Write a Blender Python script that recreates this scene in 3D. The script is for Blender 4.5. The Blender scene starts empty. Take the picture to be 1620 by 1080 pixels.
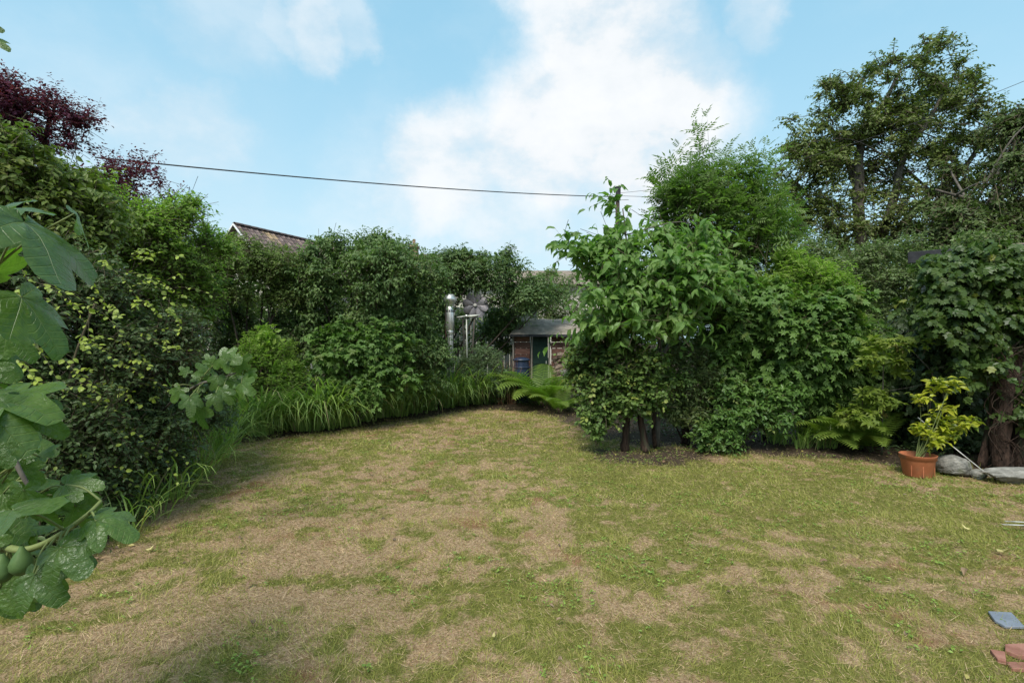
import bpy, math, random
import numpy as np
from mathutils import Vector, Matrix

# ------------------------------------------------------------------ camera, world, sun, exposure
S = bpy.context.scene
COL = S.collection
R = math.radians
cam_d = bpy.data.cameras.new('camera'); cam = bpy.data.objects.new('camera', cam_d); COL.objects.link(cam)
CH = 1.5
cam.location = (0, 0, CH); cam.rotation_euler = (R(90), 0, 0)
cam_d.lens = 18; cam_d.sensor_width = 36; cam_d.clip_start = 0.05; cam_d.clip_end = 1500
S.camera = cam
S.cycles.diffuse_bounces = 8; S.cycles.max_bounces = 14; S.cycles.transmission_bounces = 8
S.view_settings.view_transform = 'Standard'; S.view_settings.look = 'None'
S.view_settings.gamma = 1; S.view_settings.use_curve_mapping = False
S.view_settings.exposure = 0.84
SUN_EL, SUN_AZ = 52, 20           # degrees; azimuth: 0 = behind the camera, positive = to its left
sun_d = bpy.data.lights.new('sun', 'SUN'); sun = bpy.data.objects.new('sun', sun_d); COL.objects.link(sun)
sun_d.energy = 2.4; sun_d.angle = R(22); sun_d.color = (1.0, 0.955, 0.88)
_sd = Vector((-math.sin(R(SUN_AZ)) * math.cos(R(SUN_EL)), -math.cos(R(SUN_AZ)) * math.cos(R(SUN_EL)), math.sin(R(SUN_EL))))
sun.rotation_euler = _sd.to_track_quat('Z', 'Y').to_euler()

world = bpy.data.worlds.new('World'); S.world = world; world.use_nodes = True


class NT:
    def __init__(s, tree): s.t = tree; s.n = tree.nodes; s.l = tree.links
    def new(s, kind, **kw):
        n = s.n.new(kind)
        for k, v in kw.items(): setattr(n, k, v)
        return n
    def put(s, sock, v):
        if hasattr(v, 'is_linked') or isinstance(v, bpy.types.NodeSocket): s.l.new(v, sock)
        elif isinstance(v, (tuple, list)) and sock.type == 'RGBA' and len(v) == 3: sock.default_value = (*v, 1)
        else: sock.default_value = v
    def math(s, op, a, b=0.0, clamp=False):
        n = s.new('ShaderNodeMath', operation=op, use_clamp=clamp)
        s.put(n.inputs[0], a); s.put(n.inputs[1], b); return n.outputs[0]
    def vmath(s, op, a, b=(0, 0, 0)):
        n = s.new('ShaderNodeVectorMath', operation=op)
        s.put(n.inputs[0], a); s.put(n.inputs[1], b)
        return n.outputs['Value'] if op in ('LENGTH', 'DOT_PRODUCT') else n.outputs[0]
    def vscale(s, a, f):
        n = s.new('ShaderNodeVectorMath', operation='SCALE'); s.put(n.inputs[0], a); s.put(n.inputs['Scale'], f); return n.outputs[0]
    def mix(s, f, a, b, blend='MIX'):
        n = s.new('ShaderNodeMix', data_type='RGBA', blend_type=blend)
        s.put(n.inputs[0], f); s.put(n.inputs[6], a); s.put(n.inputs[7], b); return n.outputs[2]
    def ramp(s, f, lo, hi, a=0.0, b=1.0, smooth=True):
        n = s.new('ShaderNodeMapRange', interpolation_type='SMOOTHSTEP' if smooth else 'LINEAR')
        s.put(n.inputs[0], f); s.put(n.inputs[1], lo); s.put(n.inputs[2], hi); s.put(n.inputs[3], a); s.put(n.inputs[4], b)
        return n.outputs[0]
    def noise(s, vec, scale, detail=4, rough=0.55, out=0, dist=0.0):
        n = s.new('ShaderNodeTexNoise'); s.put(n.inputs['Vector'], vec)
        n.inputs['Scale'].default_value = scale; n.inputs['Detail'].default_value = detail
        n.inputs['Roughness'].default_value = rough; n.inputs['Distortion'].default_value = dist
        return n.outputs[out]
    def attr(s, name, out='Fac'):
        return s.new('ShaderNodeAttribute', attribute_name=name).outputs[out]


def build_world():
    w = NT(world.node_tree); world.node_tree.nodes.clear()
    sky = w.new('ShaderNodeTexSky', sky_type='NISHITA', sun_disc=False)
    sky.sun_elevation = R(SUN_EL); sky.sun_rotation = R(180 + SUN_AZ); sky.air_density = 1.0; sky.dust_density = 1.6; sky.ozone_density = 1.5
    co = w.new('ShaderNodeTexCoord').outputs['Generated']
    d = w.vmath('NORMALIZE', co)
    warp = w.vmath('SUBTRACT', w.noise(d, 4.2, 9, 0.66, out=1), (0.5, 0.5, 0.5))
    dw = w.vmath('ADD', d, w.vscale(warp, 0.2))
    fine = w.noise(w.vmath('MULTIPLY', d, (1, 1, 1.5)), 5.5, 8, 0.6)
    # single clouds: direction (px, py as in a photograph), radius, strength
    spots = [(960, 95, .21, 1.0), (900, 10, .13, .85), (1010, 190, .22, 1.05), (860, 225, .2, .95), (720, 275, .16, .85),
             (1080, 120, .12, .7), (640, 300, .09, .5), (1000, 300, .2, .75), (820, 330, .2, .65),
             (510, 50, .085, .55), (440, 40, .06, .4), (575, 45, .06, .35), (300, 215, .13, .5), (350, 15, .12, .3), (1205, 10, .07, .55), (680, 390, .3, .35), (230, 330, .3, .25)]
    acc = None
    for px, py, r, k in spots:
        c = Vector(((px - 810) / 810, 1, (540 - py) / 810)).normalized()
        dist = w.vmath('LENGTH', w.vmath('SUBTRACT', dw, tuple(c)))
        m = w.math('MULTIPLY', w.ramp(dist, r, r * 0.4), k)
        acc = m if acc is None else w.math('MAXIMUM', acc, m)
    # clouds all round outside the part the photograph covers
    gen = w.ramp(w.noise(w.vmath('MULTIPLY', dw, (1, 1, 1.8)), 1.6, 6, 0.55), 0.44, 0.62)
    sep = w.new('ShaderNodeSeparateXYZ'); w.put(sep.inputs[0], d)
    away = w.ramp(sep.outputs['Y'], 0.62, 0.2)
    acc = w.math('MAXIMUM', acc, w.math('MULTIPLY', w.math('MULTIPLY', gen, away), 0.85))
    mask = w.math('MULTIPLY', acc, w.ramp(fine, 0.3, 0.58, 0.5, 1.1), clamp=True)
    veil = w.math('ADD', w.ramp(sep.outputs['Z'], 0.62, 0.0, 0.0, 0.55), w.ramp(fine, .45, .75, 0, .12))
    blue = w.mix(1.0, sky.outputs[0], (1.0, 1.5, 1.28), 'MULTIPLY')
    blue = w.mix(0.7, blue, (2.5, 4.65, 6.1))
    blue = w.mix(veil, blue, (4.7, 5.7, 6.2))
    cloud = w.mix(w.ramp(fine, .3, .7), (5.1, 5.5, 5.8), (6.1, 6.25, 6.4))
    col = w.mix(mask, blue, cloud)
    bg = w.new('ShaderNodeBackground'); w.put(bg.inputs[0], col); bg.inputs[1].default_value = 0.09
    o = w.new('ShaderNodeOutputWorld'); w.l.new(bg.outputs[0], o.inputs[0])


build_world()

# ------------------------------------------------------------------ helpers
rng = np.random.default_rng(7)
random.seed(7)


def W(px, py, d):
    return np.array([(px - 810) / 810 * d, d, CH + (540 - py) / 810 * d])


def G(px, py, z=0.0):
    d = (CH - z) * 810 / (py - 540)
    return np.array([(px - 810) / 810 * d, d, z])


def nrm(v):
    return v / np.maximum(np.linalg.norm(v, axis=-1, keepdims=True), 1e-9)


def vnoise(x, y, seed=0):
    xi = np.floor(x).astype(np.int64); yi = np.floor(y).astype(np.int64)
    fx = x - xi; fy = y - yi; fx = fx * fx * (3 - 2 * fx); fy = fy * fy * (3 - 2 * fy)
    def h(a, b):
        n = (a * 374761393 + b * 668265263 + seed * 974634777) & 0x7fffffff
        n = ((n ^ (n >> 13)) * 1274126177) & 0x7fffffff
        return ((n ^ (n >> 16)) & 0xffff) / 65535.0
    return (h(xi, yi) * (1 - fx) + h(xi + 1, yi) * fx) * (1 - fy) + (h(xi, yi + 1) * (1 - fx) + h(xi + 1, yi + 1) * fx) * fy


def fbm(x, y, seed=0, oct=4, gain=.5):
    s = 0; a = 1; t = 0
    for i in range(oct):
        s = s + a * vnoise(x * 2 ** i, y * 2 ** i, seed + i); t += a; a *= gain
    return s / t


def np_mesh(name, V, loops, totals, attrs=None, mat=None, smooth=False):
    me = bpy.data.meshes.new(name)
    V = np.ascontiguousarray(V, dtype=np.float32)
    me.vertices.add(len(V)); me.vertices.foreach_set('co', V.ravel())
    me.loops.add(len(loops)); me.loops.foreach_set('vertex_index', np.asarray(loops, dtype=np.int32))
    totals = np.asarray(totals, dtype=np.int32)
    starts = np.concatenate([[0], np.cumsum(totals)[:-1]]).astype(np.int32)
    me.polygons.add(len(totals)); me.polygons.foreach_set('loop_start', starts)
    try: me.polygons.foreach_set('loop_total', totals)
    except Exception: pass
    for k, v in (attrs or {}).items():
        a = me.attributes.new(k, 'FLOAT', 'POINT'); a.data.foreach_set('value', np.asarray(v, dtype=np.float32))
    me.update(calc_edges=True)
    me.polygons.foreach_set('use_smooth', np.full(len(totals), smooth))
    if mat: me.materials.append(mat)
    return me


def link(name, me, parent=None, **props):
    o = bpy.data.objects.new(name, me); COL.objects.link(o)
    if parent is not None:
        o.parent = parent
        o.matrix_parent_inverse = Matrix.Translation(-Vector(parent.location)) if not parent.rotation_euler.z else Matrix.Identity(4)
    for k, v in props.items(): o[k] = v
    return o


def thing(name, label, cat, loc=(0, 0, 0), group=None):
    o = bpy.data.objects.new(name, None); COL.objects.link(o)
    o.location = [float(c) for c in loc]; o.empty_display_size = .1
    o['label'] = label; o['category'] = cat
    if group: o['group'] = group
    return o


class MB:
    """collects plain geometry into one mesh"""
    def __init__(s): s.v = []; s.l = []; s.t = []; s.n = 0; s.a = []
    def add(s, V, faces, a=0.0):
        V = np.asarray(V, dtype=float)
        s.v.append(V)
        for f in faces:
            s.l.extend([i + s.n for i in f]); s.t.append(len(f))
        s.n += len(V); s.a.append(np.full(len(V), a))
    def box(s, c, h, rot=None, top=1.0, a=0.0):
        V = np.array([[x, y, z] for z in (-1, 1) for y in (-1, 1) for x in (-1, 1)], float)
        V[4:, :2] *= top
        V = V * np.array(h)
        if rot is not None: V = V @ np.array(Matrix.Rotation(rot, 3, 'Z') if not isinstance(rot, Matrix) else rot).T
        s.add(V + np.array(c), [(0, 2, 3, 1), (4, 5, 7, 6), (0, 1, 5, 4), (2, 6, 7, 3), (0, 4, 6, 2), (1, 3, 7, 5)], a)
    def tube(s, P, rad, k=6, cap=True, a=0.0, rough=0.0):
        P = np.asarray(P, float); n = len(P); rad = np.atleast_1d(np.asarray(rad, float)); rad = np.interp(np.linspace(0, 1, n), np.linspace(0, 1, len(rad)), rad) if len(rad) > 1 else np.full(n, rad[0])
        T = nrm(np.gradient(P, axis=0))
        ref = np.array([0, 0, 1.0]) if abs(T[0][2]) < .9 else np.array([1.0, 0, 0])
        V = []
        u = nrm(np.cross(T[0], ref))
        for i in range(n):
            u = nrm(u - T[i] * u.dot(T[i])); w = np.cross(T[i], u)
            for j in range(k):
                th = 2 * math.pi * j / k
                r = rad[i] * (1 + (rough * math.sin(j * 2.4 + i * 1.1) if rough else 0))
                V.append(P[i] + (u * math.cos(th) + w * math.sin(th)) * r)
        F = [(i * k + j, i * k + (j + 1) % k, (i + 1) * k + (j + 1) % k, (i + 1) * k + j) for i in range(n - 1) for j in range(k)]
        if cap: F += [tuple(range(k))[::-1], tuple((n - 1) * k + j for j in range(k))]
        s.add(V, F, a)
    def lathe(s, prof, c, k=20, a=0.0):
        V = [(c[0] + r * math.cos(2 * math.pi * j / k), c[1] + r * math.sin(2 * math.pi * j / k), c[2] + z) for r, z in prof for j in range(k)]
        n = len(prof)
        s.add(V, [(i * k + j, i * k + (j + 1) % k, (i + 1) * k + (j + 1) % k, (i + 1) * k + j) for i in range(n - 1) for j in range(k)], a)
    def obj(s, name, mat, parent=None, smooth=False, bevel=0, **props):
        me = np_mesh(name, np.concatenate(s.v), s.l, s.t, {'rnd': np.concatenate(s.a)}, mat, smooth)
        o = link(name, me, parent, **props)
        if bevel:
            m = o.modifiers.new('bevel', 'BEVEL'); m.width = bevel; m.segments = 2; m.limit_method = 'ANGLE'
        return o


# ------------------------------------------------------------------ materials
def new_mat(name):
    m = bpy.data.materials.new(name); m.use_nodes = True; m.node_tree.nodes.clear()
    return m, NT(m.node_tree)


def finish(w, shader):
    o = w.new('ShaderNodeOutputMaterial'); w.l.new(shader, o.inputs[0])


def pbsdf(w, col, rough=.6, spec=.4, metal=0.0, normal=None):
    b = w.new('ShaderNodeBsdfPrincipled'); w.put(b.inputs['Base Color'], col); w.put(b.inputs['Roughness'], rough)
    b.inputs['Specular IOR Level'].default_value = spec; w.put(b.inputs['Metallic'], metal)
    if normal is not None: w.l.new(normal, b.inputs['Normal'])
    return b.outputs[0]


def bump(w, h, strength=.4, dist=.01):
    b = w.new('ShaderNodeBump'); b.inputs['Strength'].default_value = strength; b.inputs['Distance'].default_value = dist
    w.l.new(h, b.inputs['Height']); return b.outputs[0]


def leaf_mat(name, dark, light, young, rough=.5, transl=.28, spec=.35, back=1.35, warm=True):
    m, w = new_mat(name)
    if warm: dark, light = [tuple(a * b for a, b in zip(q, (2.75, 2.15, 1.45))) for q in (dark, light)]
    c = w.mix(w.attr('rnd'), dark, light)
    c = w.mix(w.attr('yng'), c, young)
    geo = w.new('ShaderNodeNewGeometry')
    n = w.noise(geo.outputs['Position'], 2.2, 3)
    c = w.mix(w.ramp(n, .3, .7), w.mix(1, c, (.82, .88, .92), 'MULTIPLY'), c)
    bk = w.mix(1, c, (back, back * 1.0, back * 1.05), 'MULTIPLY')
    c2 = w.mix(geo.outputs['Backfacing'], c, bk)
    p = pbsdf(w, c2, rough, spec)
    t = w.new('ShaderNodeBsdfTranslucent'); w.put(t.inputs[0], w.mix(1, c, (1.15, 1.5, .55), 'MULTIPLY'))
    x = w.new('ShaderNodeMixShader'); x.inputs[0].default_value = min(.5, transl * 1.2)
    w.l.new(p, x.inputs[1]); w.l.new(t.outputs[0], x.inputs[2]); finish(w, x.outputs[0])
    return m


def rough_mat(name, c1, c2, scale=8, rough=.85, bmp=.5, dist=.01, spec=.2, stretch=(1, 1, 1), metal=0.0, c3=None, det=6, rv=0.0):
    m, w = new_mat(name)
    co = w.new('ShaderNodeTexCoord').outputs['Object']
    v = w.vmath('MULTIPLY', co, stretch)
    n = w.noise(v, scale, det, .65)
    c = w.mix(w.ramp(n, .3, .7), c1, c2)
    if c3: c = w.mix(w.ramp(w.noise(v, scale * .35, 4, .6), .55, .68), c, c3)
    if rv:
        c = w.mix(1, c, w.mix(w.attr('rnd'), (1 - rv,) * 3, (1 + rv,) * 3), 'MULTIPLY')
    finish(w, pbsdf(w, c, rough, spec, metal, bump(w, n, bmp, dist)))
    return m


M = {}
M['hedge_fine'] = leaf_mat('hedge_fine_leaf', (.038, .072, .026), (.075, .125, .042), (.15, .2, .06))
M['cornus'] = leaf_mat('cornus_leaf', (.028, .062, .028), (.065, .115, .05), (.14, .19, .06), rough=.45)
M['maple'] = leaf_mat('maple_leaf', (.028, .066, .022), (.055, .115, .035), (.16, .2, .05))
M['dark'] = leaf_mat('dark_shrub_leaf', (.018, .038, .018), (.042, .074, .032), (.36, .42, .06), rough=.45, transl=.22)
M['pale'] = leaf_mat('pale_tree_leaf', (.065, .125, .035), (.11, .19, .055), (.25, .3, .08), transl=.42)
M['purple'] = leaf_mat('purple_leaf', (.085, .02, .045), (.17, .035, .075), (.28, .04, .05), rough=.5, back=1.2, warm=False)
M['vine'] = leaf_mat('vine_leaf', (.035, .065, .02), (.07, .11, .032), (.19, .2, .05))
M['arch'] = leaf_mat('climber_leaf', (.026, .056, .028), (.055, .1, .045), (.14, .19, .05), rough=.45)
M['bluegreen'] = leaf_mat('blue_green_leaf', (.035, .068, .045), (.07, .115, .08), (.12, .17, .09))
M['bigleaf'] = leaf_mat('broad_leaf', (.042, .1, .034), (.085, .155, .065), (.17, .24, .08), rough=.42, transl=.38)
M['ash'] = leaf_mat('ash_leaf', (.034, .074, .026), (.07, .125, .042), (.14, .2, .06), transl=.4)
M['hornbeam'] = leaf_mat('round_leaf', (.028, .062, .022), (.06, .11, .036), (.34, .36, .08))
M['camellia'] = leaf_mat('narrow_leaf', (.03, .06, .03), (.065, .1, .05), (.15, .17, .05), rough=.4)
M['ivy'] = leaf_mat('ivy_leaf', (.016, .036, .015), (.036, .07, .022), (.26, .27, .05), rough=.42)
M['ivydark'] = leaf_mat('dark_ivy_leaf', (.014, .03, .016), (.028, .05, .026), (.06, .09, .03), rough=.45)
M['palmate'] = leaf_mat('palmate_leaf', (.05, .09, .02), (.085, .13, .03), (.2, .15, .05), transl=.35)
M['fartree'] = leaf_mat('far_tree_leaf', (.036, .062, .024), (.074, .108, .042), (.1, .12, .05), transl=.25)
M['fartree2'] = leaf_mat('far_dark_leaf', (.022, .042, .016), (.042, .072, .026), (.06, .085, .03), transl=.22)
M['midback'] = leaf_mat('grey_green_leaf', (.036, .064, .034), (.068, .11, .055), (.16, .19, .07))
M['strap'] = leaf_mat('strap_leaf', (.06, .125, .045), (.125, .205, .075), (.3, .26, .12), rough=.4, transl=.3)
M['fern'] = leaf_mat('fern_frond', (.045, .09, .02), (.09, .15, .035), (.18, .22, .05), transl=.35)
M['aucuba'] = leaf_mat('spotted_leaf', (.3, .32, .025), (.45, .44, .045), (.06, .11, .025), rough=.35, transl=.3, warm=False)
M['bark'] = rough_mat('bark', (.035, .026, .02), (.1, .078, .06), 14, .9, .8, .015, stretch=(1, 1, .25))
M['bark_red'] = rough_mat('dark_red_bark', (.018, .012, .009), (.085, .052, .038), 34, .9, 1.0, .03, stretch=(1, 1, .16), c3=(.05, .05, .03))
M['bark_grey'] = rough_mat('grey_bark', (.07, .06, .05), (.17, .15, .125), 12, .9, .7, .01, stretch=(1, 1, .25))
M['twig'] = rough_mat('twig', (.05, .04, .025), (.12, .1, .06), 20, .8, .3)
M['greenstem'] = rough_mat('green_stem', (.12, .15, .05), (.2, .23, .08), 15, .5, .2)
M['steel'] = rough_mat('brushed_steel', (.55, .54, .52), (.72, .71, .69), 6, .34, .15, .003, metal=.75, stretch=(4, 4, .6), c3=(.22, .2, .18))
M['galv'] = rough_mat('galvanised_rod', (.36, .37, .32), (.5, .5, .45), 12, .5, .2, .003, metal=.3, spec=.4)
M['petal'] = rough_mat('weathered_metal', (.15, .135, .145), (.26, .24, .25), 14, .5, .2, .003, metal=.5)
M['black'] = rough_mat('soot_black', (.01, .01, .01), (.03, .03, .03), 10, .6, .1)
M['felt'] = rough_mat('roof_felt', (.22, .18, .15), (.36, .3, .25), 5, .95, .5, .006, c3=(.17, .17, .1), det=8)
M['barge'] = rough_mat('pale_board', (.36, .34, .31), (.55, .53, .5), 12, .7, .2, c3=(.25, .24, .2))
M['post'] = rough_mat('weathered_post', (.17, .145, .12), (.34, .3, .26), 14, .85, .4, stretch=(1, 1, .3))
M['redboard'] = rough_mat('red_brown_board', (.1, .05, .038), (.22, .11, .085), 9, .8, .5, .004, stretch=(.4, 1, 3), rv=.35)
M['doorgreen'] = rough_mat('dark_green_paint', (.012, .03, .022), (.022, .045, .034), 5, .6, .2)
M['stone'] = rough_mat('grey_stone', (.12, .115, .1), (.32, .3, .27), 9, .9, .9, .02, c3=(.14, .15, .09), rv=.25)
M['stonered'] = rough_mat('red_stone', (.13, .085, .065), (.34, .26, .2), 9, .9, .9, .02, rv=.35)
M['terracotta'] = rough_mat('terracotta_plastic', (.33, .105, .045), (.46, .155, .07), 9, .6, .2, .002, spec=.35, c3=(.26, .12, .07), det=8)
M['soil'] = rough_mat('potting_soil', (.02, .014, .01), (.06, .045, .03), 40, .95, .8)
M['slate'] = rough_mat('slate', (.15, .165, .2), (.22, .24, .28), 8, .55, .3, .003, spec=.5)
M['brickpink'] = rough_mat('broken_tile', (.2, .085, .06), (.33, .16, .12), 9, .85, .5, .004, rv=.15)
M['bluebarrel'] = rough_mat('blue_plastic', (.012, .02, .045), (.02, .032, .065), 3, .4, .1, spec=.5)
M['rooftile'] = rough_mat('concrete_roof_tile', (.12, .085, .08), (.23, .17, .155), 2.5, .85, .4, .01, c3=(.28, .2, .12), rv=.3)
M['white'] = rough_mat('white_paint', (.7, .7, .68), (.8, .8, .79), 3, .6, .1)
M['render'] = rough_mat('cream_render', (.5, .46, .38), (.6, .56, .48), 6, .9, .4)
M['chimney'] = rough_mat('chimney_brick', (.26, .15, .11), (.4, .27, .2), 4, .9, .4)
M['fascia'] = rough_mat('dark_fascia', (.018, .018, .022), (.05, .05, .055), 7, .7, .3, c3=(.1, .1, .1))
M['fence'] = rough_mat('grey_green_board', (.05, .065, .065), (.09, .11, .105), 6, .8, .4, stretch=(3, 3, .4), rv=.2)
M['wire'] = rough_mat('black_cable', (.03, .03, .03), (.06, .06, .06), 5, .6, .1)
M['glass'] = rough_mat('window_glass', (.05, .06, .07), (.08, .09, .1), 2, .08, 0, spec=.8)
M['straw'] = leaf_mat('dry_leaf', (.2, .11, .06), (.36, .24, .15), (.5, .42, .16), transl=.15, warm=False)
M['deadstalk'] = leaf_mat('dead_stalk', (.24, .13, .07), (.36, .24, .13), (.4, .3, .18), transl=.1, warm=False)

# ------------------------------------------------------------------ ground
LAWN = [(-4.4, .5), (-3.3, 2.2), (-3.15, 3.4), (-3.35, 4.3), (-3.75, 5.2), (-4.25, 6.4), (-4.45, 7.4), (-3.9, 8.2), (-3.1, 8.7), (-2.4, 9.7), (-1.4, 11.0), (-.2, 11.6),
        (.7, 11.0), (1.15, 9.8), (1.35, 8.6), (1.9, 7.7), (3.0, 7.2), (4.1, 6.8), (4.8, 6.25), (5.9, 5.9), (8, 5.4), (9, .5)]
LP = np.array(LAWN)


def lawn_dist(x, y):
    """signed distance to the lawn edge, positive inside"""
    x = np.asarray(x, float); y = np.asarray(y, float)
    best = np.full(x.shape, 1e9); inside = np.zeros(x.shape, bool)
    n = len(LP)
    for i in range(n):
        a = LP[i]; b = LP[(i + 1) % n]; ab = b - a
        t = np.clip(((x - a[0]) * ab[0] + (y - a[1]) * ab[1]) / ab.dot(ab), 0, 1)
        best = np.minimum(best, np.hypot(x - a[0] - t * ab[0], y - a[1] - t * ab[1]))
        with np.errstate(divide='ignore', invalid='ignore'):
            c = ((a[1] > y) != (b[1] > y)) & (x < (b[0] - a[0]) * (y - a[1]) / (b[1] - a[1] + 1e-12) + a[0])
        inside ^= c
    return np.where(inside, best, -best)


def dryness(x, y):
    d = fbm(x * .8 + 3.1, y * .8 + 7.7, 11, 4, .6)
    d2 = fbm(x * 3.1, y * 3.1, 23, 3, .6)
    d3 = fbm(x * 9, y * 9, 37, 2)
    v = (d - .5) * .9 + (d2 - .5) * 1.2 + (d3 - .5) * 1.4 + .42
    v = v + .20 * np.exp(-((x + .6) ** 2 / 3.0 + (y - 3.7) ** 2 / 2.2))        # worn middle of the lawn
    v = v - .30 * np.exp(-((x - 1.2) ** 2 / .9 + (y - 5.3) ** 2 / 6)) - .25 * np.exp(-((x - 2.6) ** 2 / 2.4 + (y - 4.6) ** 2 / .8))
    v = v + .22 * np.exp(-((x - 2.4) ** 2 / .8 + (y - 2.9) ** 2 / .4))
    return np.clip(v, 0, 1)


def bare(x, y):
    ld = lawn_dist(x, y)
    e = (fbm(x * 2.2, y * 2.2, 51, 3) - .5) * .9
    v = np.clip(1 - (ld + e * .6 - .05) / .5, 0, 1)
    v = np.maximum(v, np.clip(1.25 - np.hypot((x - 1.9) / 1.3, (y - 6.7) / .75) + e, 0, 1))
    v = np.maximum(v, np.clip(.9 - np.hypot((x - 3.7) / .6, (y - 3.1) / .5) + e * 1.2, 0, 1) * .7)
    return v


def gz(x, y):
    return .03 * (fbm(np.asarray(x) * .7, np.asarray(y) * .7, 3, 3) - .5) + .02 * (fbm(np.asarray(x) * 6, np.asarray(y) * 6, 5, 3) - .5)


def axis(lo, hi, step, far, g=1.35):
    a = list(np.arange(lo, hi, step)); s = step; x = hi
    while x < far: a.append(x); s *= g; x += s
    a.append(far); s = step; x = lo - step; b = []
    while x > -far: b.append(x); s *= g; x -= s
    b.append(-far)
    return np.array(b[::-1] + a)


def build_ground():
    xs = axis(-6, 8, .045, 400); ys = axis(.6, 13, .045, 400)
    X, Y = np.meshgrid(xs, ys); Z = gz(X, Y)
    V = np.stack([X, Y, Z], -1).reshape(-1, 3)
    nx, ny = len(xs), len(ys)
    i = (np.arange(ny - 1)[:, None] * nx + np.arange(nx - 1)[None]).ravel()
    F = np.stack([i, i + 1, i + nx + 1, i + nx], 1)
    x, y = V[:, 0], V[:, 1]
    m, w = new_mat('lawn_soil')
    co = w.new('ShaderNodeTexCoord').outputs['Object']
    n1 = w.noise(co, 60, 6, .7); n2 = w.noise(co, 16, 5, .6); n3 = w.noise(co, 180, 3, .7)
    green = w.mix(w.ramp(n2, .3, .7), (.13, .14, .03), (.24, .23, .065))
    straw = w.mix(w.ramp(n1, .3, .7), (.24, .15, .08), (.56, .4, .25))
    straw = w.mix(w.ramp(w.noise(co, 1.6, 4), .55, .7), straw, (.27, .14, .07))
    f = w.math('ADD', w.attr('dry'), w.math('MULTIPLY', w.math('SUBTRACT', n2, .5), 1.1))
    c = w.mix(w.ramp(f, .25, .7), green, straw)
    soil = w.mix(w.ramp(n1, .35, .65), (.035, .025, .018), (.13, .095, .065))
    g = w.math('ADD', w.attr('bare'), w.math('MULTIPLY', w.math('SUBTRACT', n2, .5), .9))
    c = w.mix(w.ramp(g, .35, .8), c, soil)
    c = w.mix(w.ramp(n3, .35, .7), w.mix(1, c, (.55, .53, .5), 'MULTIPLY'), c)
    finish(w, pbsdf(w, c, .95, .1, 0, bump(w, n1, .9, .012)))
    me = np_mesh('ground', V, F.ravel(), np.full(len(F), 4), {'dry': dryness(x, y), 'bare': bare(x, y)}, m, True)
    link('ground', me, kind='structure')


build_ground()


def grass_mat():
    m, w = new_mat('grass_blade')
    g = w.mix(w.attr('rnd'), (.15, .18, .03), (.37, .38, .075))
    s = w.mix(w.attr('rnd'), (.29, .18, .095), (.8, .58, .36))
    c = w.mix(w.attr('yng'), g, s)
    p = pbsdf(w, c, .6, .25)
    t = w.new('ShaderNodeBsdfTranslucent'); w.put(t.inputs[0], c)
    x = w.new('ShaderNodeMixShader'); x.inputs[0].default_value = .25
    w.l.new(p, x.inputs[1]); w.l.new(t.outputs[0], x.inputs[2]); finish(w, x.outputs[0]); return m


M['grass'] = grass_mat()


def build_grass():
    PS, LN, WD = [], [], []
    for y0, y1, dens, ln, wd in ((1.7, 3.0, 15000, .028, .0032), (3.0, 4.6, 8500, .03, .0042), (4.6, 7, 3600, .034, .006), (7, 12, 1500, .04, .010)):
        x0, x1 = -(y1 + .8), y1 + .8
        n = int((x1 - x0) * (y1 - y0) * dens)
        x = rng.uniform(x0, x1, n); y = rng.uniform(y0, y1, n)
        ok = (np.abs(x) < y * 1.02 + .7) & (lawn_dist(x, y) > -.1)
        x, y = x[ok], y[ok]
        keep = rng.random(len(x)) < (1 - .93 * bare(x, y)) * (.75 + .5 * vnoise(x * 9, y * 9, 77)) * np.where(dryness(x, y) > .6, .75, 1)
        x, y = x[keep], y[keep]
        PS.append(np.stack([x, y, gz(x, y) - .002], 1)); LN.append(np.full(len(x), ln)); WD.append(np.full(len(x), wd))
    P = np.concatenate(PS); LN = np.concatenate(LN); WD = np.concatenate(WD); n = len(P)
    dry = dryness(P[:, 0], P[:, 1]) + (vnoise(P[:, 0] * 14, P[:, 1] * 14, 5) - .5) * .9
    isdry = (rng.random(n) * 1.9 - .45) < dry
    clump = vnoise(P[:, 0] * 5, P[:, 1] * 5, 9)
    tuft = (vnoise(P[:, 0] * 7, P[:, 1] * 7, 91) > .8) & (rng.random(n) < .5)
    L = LN * rng.uniform(.4, 1.6, n) * np.where(tuft & ~isdry, 1.7, 1) * np.where(isdry, 1.0, .75 + .8 * clump)
    th = rng.uniform(0, 2 * np.pi, n)
    flow = vnoise(P[:, 0] * 2.5, P[:, 1] * 2.5, 31) * 6.28
    th = np.where(rng.random(n) < .45, flow + rng.normal(0, .6, n), th)
    el = np.where(isdry, rng.uniform(.03, .6, n), rng.uniform(.25, 1.35, n))
    D = np.stack([np.cos(th) * np.cos(el), np.sin(th) * np.cos(el), np.sin(el)], 1)
    ph = rng.uniform(0, 2 * np.pi, n)
    sd = nrm(np.cross(D, np.stack([np.cos(ph), np.sin(ph), np.full(n, .4)], 1))) * WD[:, None] * .5
    V = np.stack([P - sd, P + sd, P + D * L[:, None]], 1).reshape(-1, 3)
    rnd = np.repeat(np.clip(rng.random(n) * .8 + clump * .3 - .05, 0, 1), 3); dr = np.repeat(np.where(isdry, rng.uniform(.7, 1, n), rng.uniform(0, .25, n)), 3)
    me = np_mesh('grass', V, np.arange(3 * n), np.full(n, 3), {'rnd': rnd, 'yng': dr}, M['grass'])
    o = link('grass', me, kind='stuff'); o['label'] = 'short patchy lawn grass, half green and half dried to straw'; o['category'] = 'grass'
    print('grass', n)


build_grass()

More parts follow.
